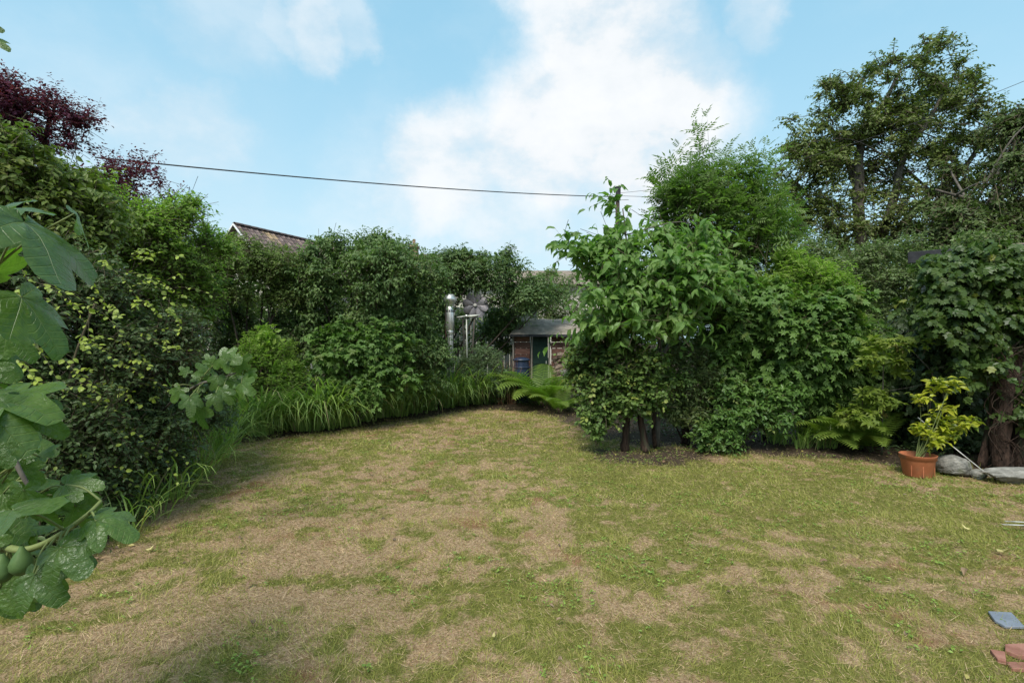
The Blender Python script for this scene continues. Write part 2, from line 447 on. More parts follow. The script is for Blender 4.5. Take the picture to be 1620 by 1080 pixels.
# ------------------------------------------------------------------ leaf templates (x along the leaf, y across, z up)
def T_diamond(w=.5, fold=.07, droop=.1):
    V = [(0, 0, 0), (.45, .5 * w, fold), (1, 0, -droop), (.45, -.5 * w, fold)]
    return np.array(V), [(0, 2, 1), (0, 3, 2)]


def T_oval(w=.5, fold=.06, droop=.15):
    V = [(0, 0, 0), (.25, .42 * w, fold), (.62, .42 * w, fold * .6), (1, 0, -droop), (.62, -.42 * w, fold * .6), (.25, -.42 * w, fold), (.45, 0, 0)]
    return np.array(V), [(0, 6, 2, 1), (6, 3, 2), (0, 5, 4, 6), (6, 4, 3)]


def T_lobed(lobes, base=.0, droop=.12):
    """lobes: (angle deg, length) alternating with notches, from one side to the other; fan round a centre near the leaf's base"""
    c = np.array([.12, 0, 0]); V = [c]
    for a, r in lobes:
        V.append(c + np.array([math.cos(R(a)) * r, math.sin(R(a)) * r, -droop * r * r + (.05 if r < .5 else 0)]))
    n = len(lobes)
    return np.array(V), [(0, i, i + 1) for i in range(1, n)] + [(0, n, 1)]


MAPLE = T_lobed([(-150, .3), (-105, .5), (-78, .36), (-50, .72), (-24, .42), (-8, .74), (0, .9), (8, .74), (24, .42), (50, .72), (78, .36), (105, .5), (150, .3)])
IVY = T_lobed([(-145, .38), (-95, .5), (-65, .42), (-42, .66), (-18, .56), (0, .88), (18, .56), (42, .66), (65, .42), (95, .5), (145, .38)])


def T_join(parts):
    V = []; F = []; n = 0
    for v, f in parts:
        V.append(v); F += [tuple(i + n for i in q) for q in f]; n += len(v)
    return np.concatenate(V), F


def T_place(t, loc, ang, sc, tilt=0.0):
    v, f = t
    m = np.array(Matrix.Rotation(ang, 3, 'Z') @ Matrix.Rotation(tilt, 3, 'Y'))
    return (v * sc) @ m.T + np.array(loc), f


def T_pinnate(pairs=4, w=.36, ll=.34):
    ps = []
    for i in range(pairs):
        x = .2 + .62 * i / pairs; z = -.18 * x * x
        for s in (-1, 1): ps.append(T_place(T_diamond(w, .04, .12), (x, 0, z), s * R(62), ll * (1 - .2 * abs(i - 1.5) / 2), .12))
    ps.append(T_place(T_diamond(w, .04, .1), (.84, 0, -.14), 0, ll, .2))
    ps.append((np.array([(0, .006, 0), (0, -.006, 0), (.85, 0, -.14)]), [(0, 1, 2)]))
    return T_join(ps)


PINNATE = T_pinnate()
PALMATE = T_join([T_place(T_oval(.42, .05, .2), (.1, 0, 0), R(a), s, .15) for a, s in ((0, .9), (48, .82), (-48, .82), (100, .6), (-100, .6))])
T_LEAF = {'diamond': T_diamond(.55), 'narrow': T_diamond(.3), 'oval': T_oval(.55), 'ovaldroop': T_oval(.5, .07, .28), 'round': T_oval(.78, .06, .12), 'thin': T_oval(.3),
          'maple': MAPLE, 'ivy': IVY, 'pinnate': PINNATE, 'palmate': PALMATE}


class Leaves:
    def __init__(s): s.P = np.zeros((0, 3)); s.A = s.P; s.N = s.P; s.S = np.zeros(0); s.Rn = s.S; s.Y = s.S
    def add(s, P, A, N, Sz, Rn, Y):
        s.P = np.concatenate([s.P, P]); s.A = np.concatenate([s.A, A]); s.N = np.concatenate([s.N, N])
        s.S = np.concatenate([s.S, Sz]); s.Rn = np.concatenate([s.Rn, Rn]); s.Y = np.concatenate([s.Y, Y])
    def pick(s, m):
        o = Leaves(); o.P, o.A, o.N, o.S, o.Rn, o.Y = s.P[m], s.A[m], s.N[m], s.S[m], s.Rn[m], s.Y[m]; return o
    def frames(s):
        x = nrm(s.A); z = nrm(s.N - x * (s.N * x).sum(1, keepdims=True)); y = np.cross(z, x); return x, y, z
    def mesh(s, name, tpl, mat):
        tv, tf = tpl; x, y, z = s.frames(); n = len(s.P); nv = len(tv)
        wv = rng.uniform(.85, 1.15, n)[:, None, None]
        V = s.P[:, None] + s.S[:, None, None] * (tv[None, :, :1] * x[:, None] + wv * tv[None, :, 1:2] * y[:, None] + tv[None, :, 2:] * z[:, None])
        loops = np.concatenate([np.array(f) for f in tf]); tot = np.array([len(f) for f in tf])
        Lp = (loops[None] + (np.arange(n) * nv)[:, None]).ravel()
        return np_mesh(name, V.reshape(-1, 3), Lp, np.tile(tot, n), {'rnd': np.repeat(s.Rn, nv), 'yng': np.repeat(s.Y, nv)}, mat)


TRIS = [0]


def clusters(env, n, size, amp=.25, front=.65):
    """sub-clumps near the surface of a union of ellipsoids: centres (n,3), radii (n,3)"""
    C = np.array([e[:3] for e in env]); Rr = np.array([e[3:6] for e in env])
    wgt = (Rr[:, 0] * Rr[:, 2]) ** 1.0; wgt = wgt / wgt.sum()
    out = []; tries = 0
    while len(out) < n and tries < 60:
        tries += 1
        k = rng.choice(len(env), n * 2, p=wgt)
        u = nrm(rng.normal(size=(n * 2, 3)))
        r = rng.random(n * 2) ** .45 * (1 - amp * .4)
        P = C[k] + u * Rr[k] * r[:, None]
        dd = np.min(np.linalg.norm((P[:, None] - C[None]) / Rr[None], axis=2), axis=1)
        keep = (dd > .42) | (rng.random(n * 2) < .3)
        keep &= (u[:, 1] < .35) | (rng.random(n * 2) < 1 - front)
        keep &= (P[:, 2] > .08)
        out += list(P[keep])
    P = np.array(out[:n])
    s = size * rng.uniform(.6, 1.35, len(P))
    return P, np.stack([s * rng.uniform(.9, 1.3, len(P)), s, s * rng.uniform(.55, .9, len(P))], 1)


def shoot_leaves(P, Rd, nsh, per, L, leaf, droop=.3, up=.35, out=.8, jit=.5, ldroop=.3, young=.04, tipyoung=0.0, side=.9, phase=.25, vary=.35, nup=.7, minz=.03):
    """leafy shoots on every clump; returns Leaves and the shoots (O, D, L)"""
    k = rng.integers(0, len(P), nsh)
    u = nrm(rng.normal(size=(nsh, 3)) + np.array([0, -.25, .25]))
    E = P[k] + u * Rd[k] * rng.uniform(.55, 1.05, nsh)[:, None]
    D = nrm(u * out + np.array([0, 0, up]) + rng.normal(size=(nsh, 3)) * jit * .6)
    Ls = L * rng.uniform(.6, 1.4, nsh)
    O = E - D * Ls[:, None] * .6
    t = (np.arange(per) + 1) / per
    t = np.clip(t[None] + rng.normal(0, .05, (nsh, per)), .05, 1.05)
    pos = O[:, None] + D[:, None] * (Ls[:, None] * t)[..., None]
    pos[..., 2] -= droop * Ls[:, None] * t ** 2
    tang = D[:, None] + np.array([0, 0, -1.0]) * (2 * droop * t)[..., None]
    tang = nrm(tang)
    ref = nrm(np.cross(D, np.array([0, 0, 1.0])) + 1e-4)
    sgn = np.where(np.arange(per) % 2 == 0, 1.0, -1.0)[None] * np.ones((nsh, 1))
    sv = ref[:, None] * sgn[..., None]
    rot = rng.normal(0, .35, (nsh, per, 3))
    last = (t > .97)[..., None]
    A = nrm(tang * .55 + sv * side * np.where(last, .15, 1) + rot + np.array([0, 0, -ldroop]))
    N = nrm(np.array([0, 0, nup]) + u[:, None] * .55 + rng.normal(0, .32, (nsh, per, 3)))
    Sz = leaf * rng.uniform(1 - vary, 1 + vary, (nsh, per)) * (1.05 - .35 * t)
    shr = rng.random(nsh)[:, None] * .5
    Rn = np.clip(shr + rng.random((nsh, per)) * .5, 0, 1)
    ysh = (rng.random(nsh) < young)[:, None] * (t > .35)
    Y = np.clip(ysh * rng.uniform(.5, 1, (nsh, per)) + tipyoung * np.clip(t - .6, 0, 1) * 2.5 * rng.random((nsh, per)), 0, 1)
    pos = pos.reshape(-1, 3)
    ok = pos[:, 2] > minz
    lv = Leaves(); lv.add(pos[ok], A.reshape(-1, 3)[ok], N.reshape(-1, 3)[ok], Sz.ravel()[ok], Rn.ravel()[ok], Y.ravel()[ok])
    return lv, (O, D, Ls, droop)


def twig_mesh(sh, r, mat, frac=1.0):
    O, D, Ls, droop = sh
    n = int(len(O) * frac); O, D, Ls = O[:n], D[:n], Ls[:n]
    ok = O[:, 2] > .06; O, D, Ls = O[ok], D[ok], Ls[ok]; n = len(O)
    u = nrm(np.cross(D, np.array([.3, .2, 1.0]))); w = np.cross(D, u)
    rings = []
    for t, rr in ((-.25, 1.3), (.45, .8), (1.0, .3)):
        c = O + D * (Ls * t)[:, None]; c[:, 2] -= droop * Ls * max(t, 0) ** 2
        for j in range(3):
            a = j * 2.094; rings.append(c + (u * math.cos(a) + w * math.sin(a)) * r * rr)
    V = np.stack(rings, 1).reshape(-1, 3)
    f = []
    for i in range(2):
        for j in range(3): f.append([i * 3 + j, i * 3 + (j + 1) % 3, i * 3 + 3 + (j + 1) % 3, i * 3 + 3 + j])
    f = np.array(f)
    Lp = (f.ravel()[None] + (np.arange(n) * 9)[:, None]).ravel()
    return np_mesh('twigs', V, Lp, np.full(n * 6, 4), None, mat)


def leaf_variants(name, tpl, mat, n=10):
    tv, tf = tpl; out = []
    for yg in (0, 1):
        row = []
        for i in range(n):
            v = tv.copy(); v[:, 2] += .1 * math.sin(i * 2.1) * v[:, 0] ** 2 + .08 * math.cos(i * 1.7) * v[:, 1]
            r = np.full(len(v), (i + .5) / n)
            row.append(np_mesh(name, v, np.concatenate([np.array(f) for f in tf]), [len(f) for f in tf], {'rnd': r, 'yng': np.full(len(v), yg * (.6 + .04 * i))}, mat))
        out.append(row)
    return out


def single_leaves(lv, tpl, mat, root, k=290, cell=9, name='leaf', prefer_young=False):
    """the k leaves that show largest become parts of their own; returns a mask of the rest"""
    d = np.maximum(lv.P[:, 1], .3)
    px = 810 + lv.P[:, 0] / d * 810; py = 540 - (lv.P[:, 2] - CH) / d * 810
    inside = (px > -5) & (px < 1625) & (py > 0) & (py < 1080)
    idx = np.where(inside)[0]
    key = (px[idx] // cell).astype(int) * 1000 + (py[idx] // cell).astype(int)
    order = np.lexsort((d[idx], key)); idx = idx[order]; key = key[order]
    first = np.concatenate([[True], key[1:] != key[:-1]]) if len(key) else []
    idx = idx[first]
    score = lv.S[idx] / d[idx] * (1 + (2 * lv.Y[idx] if prefer_young else 0)) * np.abs(nrm(lv.N[idx])[:, 1] * .7 + .6)
    idx = idx[np.argsort(-score)][:k]
    vs = leaf_variants(name, tpl, mat)
    sub = lv.pick(idx); x, y, z = sub.frames()
    for i in range(len(idx)):
        me = vs[1 if sub.Y[i] > .35 else 0][int(sub.Rn[i] * 9.99)]
        o = bpy.data.objects.new(name, me); COL.objects.link(o); o.parent = root
        s = sub.S[i]
        mw = Matrix(((x[i][0] * s, y[i][0] * s, z[i][0] * s, sub.P[i][0]), (x[i][1] * s, y[i][1] * s, z[i][1] * s, sub.P[i][1]), (x[i][2] * s, y[i][2] * s, z[i][2] * s, sub.P[i][2]), (0, 0, 0, 1)))
        o.matrix_parent_inverse = Matrix.Translation(-Vector(root.location)); o.matrix_basis = mw
    m = np.ones(len(lv.P), bool); m[idx] = False
    return m


def spline(P, n=10):
    P = np.asarray(P, float); m = len(P)
    Q = np.concatenate([[2 * P[0] - P[1]], P, [2 * P[-1] - P[-2]]])
    out = []
    for i in range(m - 1):
        p0, p1, p2, p3 = Q[i:i + 4]
        for t in np.linspace(0, 1, n, endpoint=(i == m - 2)):
            out.append(.5 * ((2 * p1) + (-p0 + p2) * t + (2 * p0 - 5 * p1 + 4 * p2 - p3) * t * t + (-p0 + 3 * p1 - 3 * p2 + p3) * t ** 3))
    return np.array(out)


def blob(px, py, rx, ry, d, rd):
    c = W(px, py, d); return (*c, rx / 810 * d, rd, ry / 810 * d)


def plant(name, label, cat, base, env, tpl, mat, leaf, ncl, csize, nsh, per, L, stems=None, nlimb=8, r0=.03, bark='bark', singles=0, twig=.0025, twigfrac=.6,
          group=None, trunkname='trunk', front=.65, prefer_young=False, cell=9, amp=.25, limbs_auto=True, fill=16, **kw):
    root = thing(name, label, cat, base, group)
    P, Rd = clusters(env, ncl, csize, amp, front)
    lv, sh = shoot_leaves(P, Rd, nsh, per, L, leaf, **kw)
    tp = T_LEAF[tpl]; mt = M[mat]
    if singles:
        m = single_leaves(lv, tp, mt, root, singles, cell=cell, prefer_young=prefer_young); rest = lv.pick(m)
    else: rest = lv
    TRIS[0] += len(rest.P) * sum(len(f) - 2 for f in tp[1])
    print(name, len(lv.P), TRIS[0])
    if fill:  # oversized leaves added inside the crown to block light coming through
        C = np.array([e[:3] for e in env]); Rr = np.array([e[3:6] for e in env]); n = fill * ncl
        kk = rng.integers(0, len(env), n); u = nrm(rng.normal(size=(n, 3))); pp = C[kk] + u * Rr[kk] * (rng.random(n) ** .5 * .72)[:, None]
        pp = pp[pp[:, 2] > .08]; n = len(pp); f = Leaves()
        f.add(pp, nrm(rng.normal(size=(n, 3))), nrm(rng.normal(size=(n, 3))), np.full(n, min(max(leaf * 1.8, .08), .12)) * rng.uniform(.7, 1.2, n), rng.uniform(.2, 1, n), np.zeros(n))
        link('inner_fill_leaves', f.mesh('inner_fill_leaves', T_LEAF['diamond'], mt), root, kind='stuff'); TRIS[0] += 2 * n
    link('crown', rest.mesh('crown', tp, mt), root, kind='stuff')
    b = np.array(base, float)
    starts = []
    for st in (stems or []):
        pts, r1, r2 = st
        c = spline(pts, 6); mb = MB(); mb.tube(c, np.linspace(r1, r2, len(c)), 8, rough=.12)
        mb.obj(trunkname, M[bark], root, True); starts.append(c)
    if limbs_auto and nlimb:
        order = rng.permutation(len(P))[:nlimb]
        for i in order:
            tgt = P[i]
            if starts:
                c = starts[rng.integers(len(starts))]
                lo = max(1, int(len(c) * .45)); cand = c[lo:]
                s = cand[np.argmin(np.linalg.norm(cand - tgt, axis=1) + np.maximum(0, cand[:, 2] - tgt[2]) * 2)]
                rr = r0 * .6
            else: s = b + np.array([rng.normal(0, r0 * 3), rng.normal(0, r0 * 2), -.02]); rr = r0
            mid = (s + tgt) / 2 + rng.normal(0, .06, 3) * np.linalg.norm(tgt - s); mid[2] += .08 * np.linalg.norm(tgt - s)
            c = spline([s, mid, tgt], 6); mb = MB(); mb.tube(c, np.linspace(rr, rr * .25, len(c)), 5)
            mb.obj('limb', M[bark], root, True)
    if twig: link('twigs', twig_mesh(sh, twig, M['twig'], twigfrac), root, kind='stuff')
    return root, P


# ------------------------------------------------------------------ houses beyond the hedge
def basis(ax):
    ax = nrm(np.array(ax, float)); return ax


def build_tiled_house():
    # ridge runs away to the right; left gable towards us
    A = W(370, 353, 24); B = W(545, 381, 30.5)
    ridge = B - A; ridge[2] = 0; B = A + ridge; ln = np.linalg.norm(ridge); e = ridge / ln
    nrm_h = np.array([e[1], -e[0], 0])          # horizontal, towards the camera side
    if nrm_h[1] > 0: nrm_h = -nrm_h
    run, rise = 2.9, 2.9
    root = thing('tiled_house', 'house behind the left hedge, only its brown tiled roof and white gable edge showing', 'house', (A[0] + 2, A[1] + 1, 0))
    zr = A[2]
    mb = MB()                                   # walls with gable
    ze = zr - rise
    def pt(s, t, z): return A * np.array([1, 1, 0]) + e * s + nrm_h * t + np.array([0, 0, z])
    for s0, s1 in ((.25, .45), (ln - .45, ln - .25)):
        V = [pt(s0, -run + .3, -.1), pt(s0, run - .3, -.1), pt(s0, run - .3, ze + .1), pt(s0, 0, zr - .12), pt(s0, -run + .3, ze + .1)]
        V += [v + e * (s1 - s0) for v in V]
        mb.add(V, [(0, 1, 2, 3, 4), (9, 8, 7, 6, 5)] + [(i, i + 5, (i + 1) % 5 + 5, (i + 1) % 5) for i in range(5)])
    for sgn in (-1, 1):
        c = pt(ln / 2, sgn * (run - .4), (ze) / 2); V = []
        for s in (.45, ln - .45):
            for t in (-.1, .1):
                for z in (-.1, ze + .05): V.append(pt(s, sgn * (run - .4) + t, z))
        mb.add(V, [(0, 1, 3, 2), (4, 6, 7, 5), (0, 4, 5, 1), (2, 3, 7, 6), (0, 2, 6, 4), (1, 5, 7, 3)])
    mb.obj('wall', M['render'], root)
    sl = np.array([0, 0, -rise / run])
    roof = MB()                                 # under-slab
    for sgn in (-1, 1):
        V = [pt(0, 0, zr - .06), pt(ln, 0, zr - .06), pt(ln, sgn * run, ze - .06), pt(0, sgn * run, ze - .06)]
        V += [v - np.array([0, 0, .1]) for v in V]
        roof.add(V, [(0, 1, 2, 3), (7, 6, 5, 4), (0, 4, 5, 1), (1, 5, 6, 2), (2, 6, 7, 3), (3, 7, 4, 0)])
    ro = roof.obj('roof', M['rooftile'], root)
    # tiles: courses stepping down, roll-shaped, too small to pick apart
    tl = MB(); nc = 13; nt = int(ln / .3)
    for sgn in (-1, 1):
        for ci in range(nc):
            t0 = ci * run / nc; t1 = (ci + 1.12) * run / nc
            for k in range(nt):
                s0 = k * ln / nt; w_ = ln / nt
                for a0, a1, h0, h1 in ((0, .55, .0, .035), (.55, .97, .035, 0)):
                    if a0 == 0: q = [(s0, .015), (s0 + w_ * .5, .015), (s0 + w_ * .72, .06), (s0 + w_ * .94, .015)]
                    else: continue
                    V = []
                    for s, h in q:
                        V.append(pt(s, sgn * t0, zr - .05 - rise * t0 / run + h)); V.append(pt(s, sgn * t1, zr - .035 - rise * t1 / run + h + .02))
                    V += [V[1] - np.array([0, 0, .05]), V[7] - np.array([0, 0, .05])]
                    tl.add(V, [(0, 2, 3, 1), (2, 4, 5, 3), (4, 6, 7, 5), (1, 3, 5, 7, 9, 8)], random.random())
    tl.obj('roof_tiles', M['rooftile'], ro, kind='stuff')
    nr = int(ln / .42)
    rt = MB(); V = []
    for j in range(6):
        th = math.pi * j / 5
        V.append(nrm_h * math.cos(th) * .13 + np.array([0, 0, math.sin(th) * .1]))
    V = np.array(V); V2 = np.concatenate([V, V * 1.08 + e * .44])
    rt.add(V2, [(j, j + 1, j + 7, j + 6) for j in range(5)] + [(6, 7, 8, 9, 10, 11)])
    proto = rt.obj('ridge_tile', M['rooftile'], root, True)
    p0 = pt(0, 0, zr - .04); proto.location = Vector(p0)
    for k in range(1, nr):
        o = proto.copy(); COL.objects.link(o); o.location = Vector(p0 + e * k * .42)
    bb = MB()
    for sgn in (-1, 1):
        V = [pt(-.03, 0, zr + .0), pt(-.03, sgn * (run + .05), ze - .02), pt(-.03, sgn * (run + .05), ze - .1), pt(-.03, 0, zr - .1)]
        V += [v - e * .03 for v in V]
        b2 = MB(); b2.add(V, [(0, 1, 2, 3), (7, 6, 5, 4), (0, 4, 5, 1), (1, 5, 6, 2), (2, 6, 7, 3), (3, 7, 4, 0)])
        b2.obj('bargeboard', M['white'], root)


build_tiled_house()


def gable_house(name, label, px0, px1, py_ridge, d, py_eave, wall, roofm, chim=()):
    A = W(px0, py_ridge, d); B = W(px1, py_ridge, d); zr = A[2]; ze = W(0, py_eave, d)[2]
    x0, x1 = A[0], B[0]; run = 3.5
    root = thing(name, label, 'house', ((x0 + x1) / 2, d, 0))
    mb = MB()
    for xa, xb in ((x0 + .2, x0 + .4), (x1 - .4, x1 - .2)):
        V = [(xa, d - run + .3, -.1), (xa, d + run - .3, -.1), (xa, d + run - .3, ze), (xa, d, zr - .15), (xa, d - run + .3, ze)]
        V += [(xb, *v[1:]) for v in V]
        mb.add(V, [(4, 3, 2, 1, 0), (5, 6, 7, 8, 9)] + [(i, (i + 1) % 5, (i + 1) % 5 + 5, i + 5) for i in range(5)])
    mb.box(((x0 + x1) / 2, d - run + .4, ze / 2 - .05), ((x1 - x0) / 2 - .4, .1, ze / 2))
    mb.box(((x0 + x1) / 2, d + run - .4, ze / 2 - .05), ((x1 - x0) / 2 - .4, .1, ze / 2))
    mb.obj('wall', M[wall], root)
    rf = MB()
    nc = 14
    for sgn in (-1, 1):
        for i in range(nc):
            t0, t1 = i / nc, (i + 1.1) / nc
            z0 = zr + (ze - zr) * t0; z1 = zr + (ze - zr) * t1 + .03
            V = [(x0, d + sgn * run * t0, z0), (x1, d + sgn * run * t0, z0), (x1, d + sgn * run * t1, z1), (x0, d + sgn * run * t1, z1)]
            V += [(a, b, c - .05) for a, b, c in V]
            rf.add(V, [(0, 1, 2, 3), (7, 6, 5, 4), (0, 4, 5, 1), (1, 5, 6, 2), (2, 6, 7, 3), (3, 7, 4, 0)], random.random())
    r = rf.obj('roof', M[roofm], root)
    for sgn, xx in ((1, x0 - .02), (1, x1 + .02)):
        b = MB()
        for s2 in (-1, 1):
            V = [(xx - .02, d, zr + .04), (xx - .02, d + s2 * run, ze + .04), (xx - .02, d + s2 * run, ze - .14), (xx - .02, d, zr - .14)]
            V += [(a + .04, b_, c) for a, b_, c in V]
            b.add(V, [(0, 1, 2, 3), (7, 6, 5, 4), (0, 4, 5, 1), (1, 5, 6, 2), (2, 6, 7, 3), (3, 7, 4, 0)])
        b.obj('bargeboard', M['white'], root)
    for cpx, cpy, wpx in chim:
        c = W(cpx, cpy, d); hw = wpx / 810 * d / 2
        ch = MB(); ch.box((c[0], d, (c[2] + ze) / 2), (hw, .3, (c[2] - ze) / 2)); ch.box((c[0], d, c[2] - .12), (hw + .06, .36, .07))
        st = ch.obj('chimney', M['chimney'], root)
        pot = MB(); pot.lathe([(.01, .4), (.09, .4), (.1, .36), (.1, .1), (.12, 0)], (c[0], d, c[2]), 12)
        pot.obj('chimney_pot', M['chimney'], st, True)
    return root, x0, x1, zr, ze


gable_house('chimney_house', 'far house behind the hedge middle, its red brick chimney poking above the leaves', 560, 735, 402, 34, 440, 'render', 'rooftile', ((655, 388, 12), (591, 379, 8)))
gable_house('grey_roof_house', 'bungalow with cream wall and grey roof glimpsed between the climber and the broad-leaved shrub', 650, 960, 428, 24, 462, 'render', 'felt')


def build_fence():
    root = thing('board_fence', 'grey-green upright board fence seen behind the metal flower spinner', 'fence', W(740, 560, 15.8) * np.array([1, 1, 0]))
    x0, x1 = W(640, 0, 15.8)[0], W(850, 0, 15.8)[0]
    n = 24; w_ = (x1 - x0) / n
    proto = MB(); proto.box((0, 0, 1.25), (w_ / 2 - .006, .011, 1.3)); p = None
    for i in range(n):
        if p is None: o = p = proto.obj('board', M['fence'], root)
        else: o = p.copy(); COL.objects.link(o)
        o.location = Vector((x0 + (i + .5) * w_, 15.8, random.uniform(-.015, .015)))
    for z in (.4, 2.1):
        r = MB(); r.box(((x0 + x1) / 2, 15.84, z), ((x1 - x0) / 2, .025, .04)); r.obj('rail', M['fence'], root)


build_fence()


# ------------------------------------------------------------------ shed
def build_shed():
    d = 13.5
    z_e = W(0, 529, d)[2]
    x0, x1 = W(812, 0, d)[0], W(906, 0, d)[0]
    x2 = W(938, 0, d)[0]
    depth = 1.9; zr = z_e + .45
    root = thing('garden_shed', 'small garden shed with grey felt roof, red-brown boards and dark green door', 'shed', ((x0 + x1) / 2, d + .8, 0))
    # posts
    for px in (812, 841, 869):
        x = W(px, 0, d)[0]; m = MB(); m.box((x, d - .012, z_e / 2), (.022, .03, z_e / 2)); m.obj('corner_post', M['post'], root, bevel=.004)
    def boards(xa, xb, ya, yb, z0, z1, n):
        for i in range(n):
            za = z0 + (z1 - z0) * i / n; zb = z0 + (z1 - z0) * (i + .93) / n
            m = MB(); cx, cy = (xa + xb) / 2, (ya + yb) / 2
            hx = abs(xb - xa) / 2 or .012; hy = abs(yb - ya) / 2 or .012
            off = random.uniform(-.004, .004)
            m.box((cx, cy + off, (za + zb) / 2), (hx, hy, (zb - za) / 2), a=random.random()); m.obj('board', M['redboard'], root, bevel=.003)
    xa, xb, xc = W(814, 0, d)[0], W(839, 0, d)[0], W(871, 0, d)[0]
    boards(xa + .01, xb - .01, d + .03, d + .03, .02, z_e - .03, 10)
    boards(xc + .02, x1 - .03, d + .03, d + .03, .02, z_e - .03, 10)
    boards(x0 + .03, x0 + .03, d + .06, d + depth, .02, z_e - .02, 10)
    boards(x1 - .02, x1 - .02, d + .06, d + depth, .02, z_e - .02, 10)
    m = MB(); m.box((W(826, 0, d)[0], d - .0, .95), ((xb - xa) / 2 - .03, .014, .018)); m.obj('rail', M['barge'], root)
    m = MB(); m.box((W(855, 0, d)[0], d + .02, z_e / 2 - .02), ((W(867, 0, d)[0] - W(843, 0, d)[0]) / 2, .02, z_e / 2 - .03)); dr = m.obj('door', M['doorgreen'], root, bevel=.004)
    for z in (.35, .95, 1.45):
        m = MB(); m.box((W(855, 0, d)[0], d - .008, z), ((W(866, 0, d)[0] - W(844, 0, d)[0]) / 2, .006, .04)); m.obj('door_rail', M['doorgreen'], dr)
    m = MB(); m.box((W(864, 0, d)[0], d - .03, .95), (.012, .02, .04)); m.obj('handle', M['galv'], dr)
    # gable roof, ridge parallel to the front
    rx0, rx1 = x0 - .06, x1 + .5
    ym = d + depth / 2
    N = 14
    for sgn, y_e in ((-1, d - .22), (1, d + depth + .2)):
        V = []; F = []
        for i in range(N + 1):
            s = i / N; x = rx0 + (rx1 - rx0) * s
            sag = .012 * math.sin(s * 9) + .015 * math.sin(s * 23)
            xe = x - (0 if s > .02 else .04)
            V.append((x + (.30 if sgn < 0 else .3) * (1 - s) * 1.0, ym, zr + sag * .5)); V.append((xe, y_e, z_e - .005 + sag))
        n = len(V)
        V += [(a, b, c - .022) for a, b, c in V]
        for i in range(N):
            a = 2 * i
            q = (a, a + 1, a + 3, a + 2) if sgn < 0 else (a, a + 2, a + 3, a + 1)
            F.append(q); F.append(tuple(n + k for k in q[::-1]))
            F.append((a + 1, a + 1 + n, a + 3 + n, a + 3)); F.append((a, a + 2, a + 2 + n, a + n))
        F.append((0, n, n + 1, 1)); F.append((2 * N, 2 * N + 1, n + 2 * N + 1, n + 2 * N))
        m = MB(); m.add(V, F); m.obj('roof', M['felt'], root)
    m = MB(); m.box(((rx0 + rx1) / 2 - .02, d - .235, z_e - .03), ((rx1 - rx0) / 2, .012, .03)); m.obj('fascia', M['fascia'], root)
    V = [(rx1 + .01, ym, zr + .05), (rx1 + .01, d - .25, z_e + .03), (rx1 + .01, d - .25, z_e - .05), (rx1 + .01, ym, zr - .03)]
    V += [(a + .02, b, c) for a, b, c in V]
    m = MB(); m.add(V, [(0, 1, 2, 3), (7, 6, 5, 4), (0, 4, 5, 1), (1, 5, 6, 2), (2, 6, 7, 3), (3, 7, 4, 0)]); m.obj('bargeboard', M['white'], root)
    # stone stack / wall to the right of the shed
    r2 = thing('stone_wall', 'low rough wall of stacked red and buff stones between shed and broad-leaved shrub', 'wall', (W(925, 0, 12.9)[0], 12.9, 0))
    def stone_mesh(seed, mat):
        rs = np.random.default_rng(seed); V = np.array([[x, y, z] for z in (-1, 0, 1) for y in (-1, 1) for x in (-1, 0, 1)], float)
        V += rs.normal(0, .13, V.shape); V *= .5
        F = []
        for l in range(2):
            b = l * 6
            F += [(b, b + 1, b + 7, b + 6), (b + 1, b + 2, b + 8, b + 7), (b + 5, b + 4, b + 10, b + 11), (b + 4, b + 3, b + 9, b + 10), (b + 3, b, b + 6, b + 9), (b + 2, b + 5, b + 11, b + 8)]
        F += [(1, 0, 3, 4), (2, 1, 4, 5), (12, 13, 16, 15), (13, 14, 17, 16)]
        return np_mesh('stone', V, np.concatenate([np.array(f) for f in F]), [4] * len(F), {'rnd': np.full(len(V), rs.random())}, mat)
    ms = [stone_mesh(i, M['stonered'] if i % 3 else M['stone']) for i in range(9)]
    xs0, xs1 = W(880, 0, 12.9)[0], W(985, 0, 12.9)[0]
    z = 0.0; row = 0
    while z < 1.62:
        h = random.uniform(.09, .15); x = xs0 + random.uniform(-.1, 0) + max(0, z - 1.0) * .9
        while x < xs1:
            w_ = random.uniform(.16, .34)
            o = bpy.data.objects.new('stone', random.choice(ms)); COL.objects.link(o); o.parent = r2
            o.matrix_parent_inverse = Matrix.Translation(-Vector(r2.location))
            o.location = (x + w_ / 2, 12.9 + random.uniform(-.03, .03), z + h / 2); o.scale = (w_ * .98, .34, h * .97); o.rotation_euler = (0, random.uniform(-.06, .06), random.uniform(-.08, .08))
            x += w_
        z += h; row += 1
    c = MB(); c.box(((xs0 + xs1) / 2 + .2, 12.92, .7), ((xs1 - xs0) / 2 - .25, .1, .68)); c.obj('mortar_core', M['soil'], r2)


build_shed()


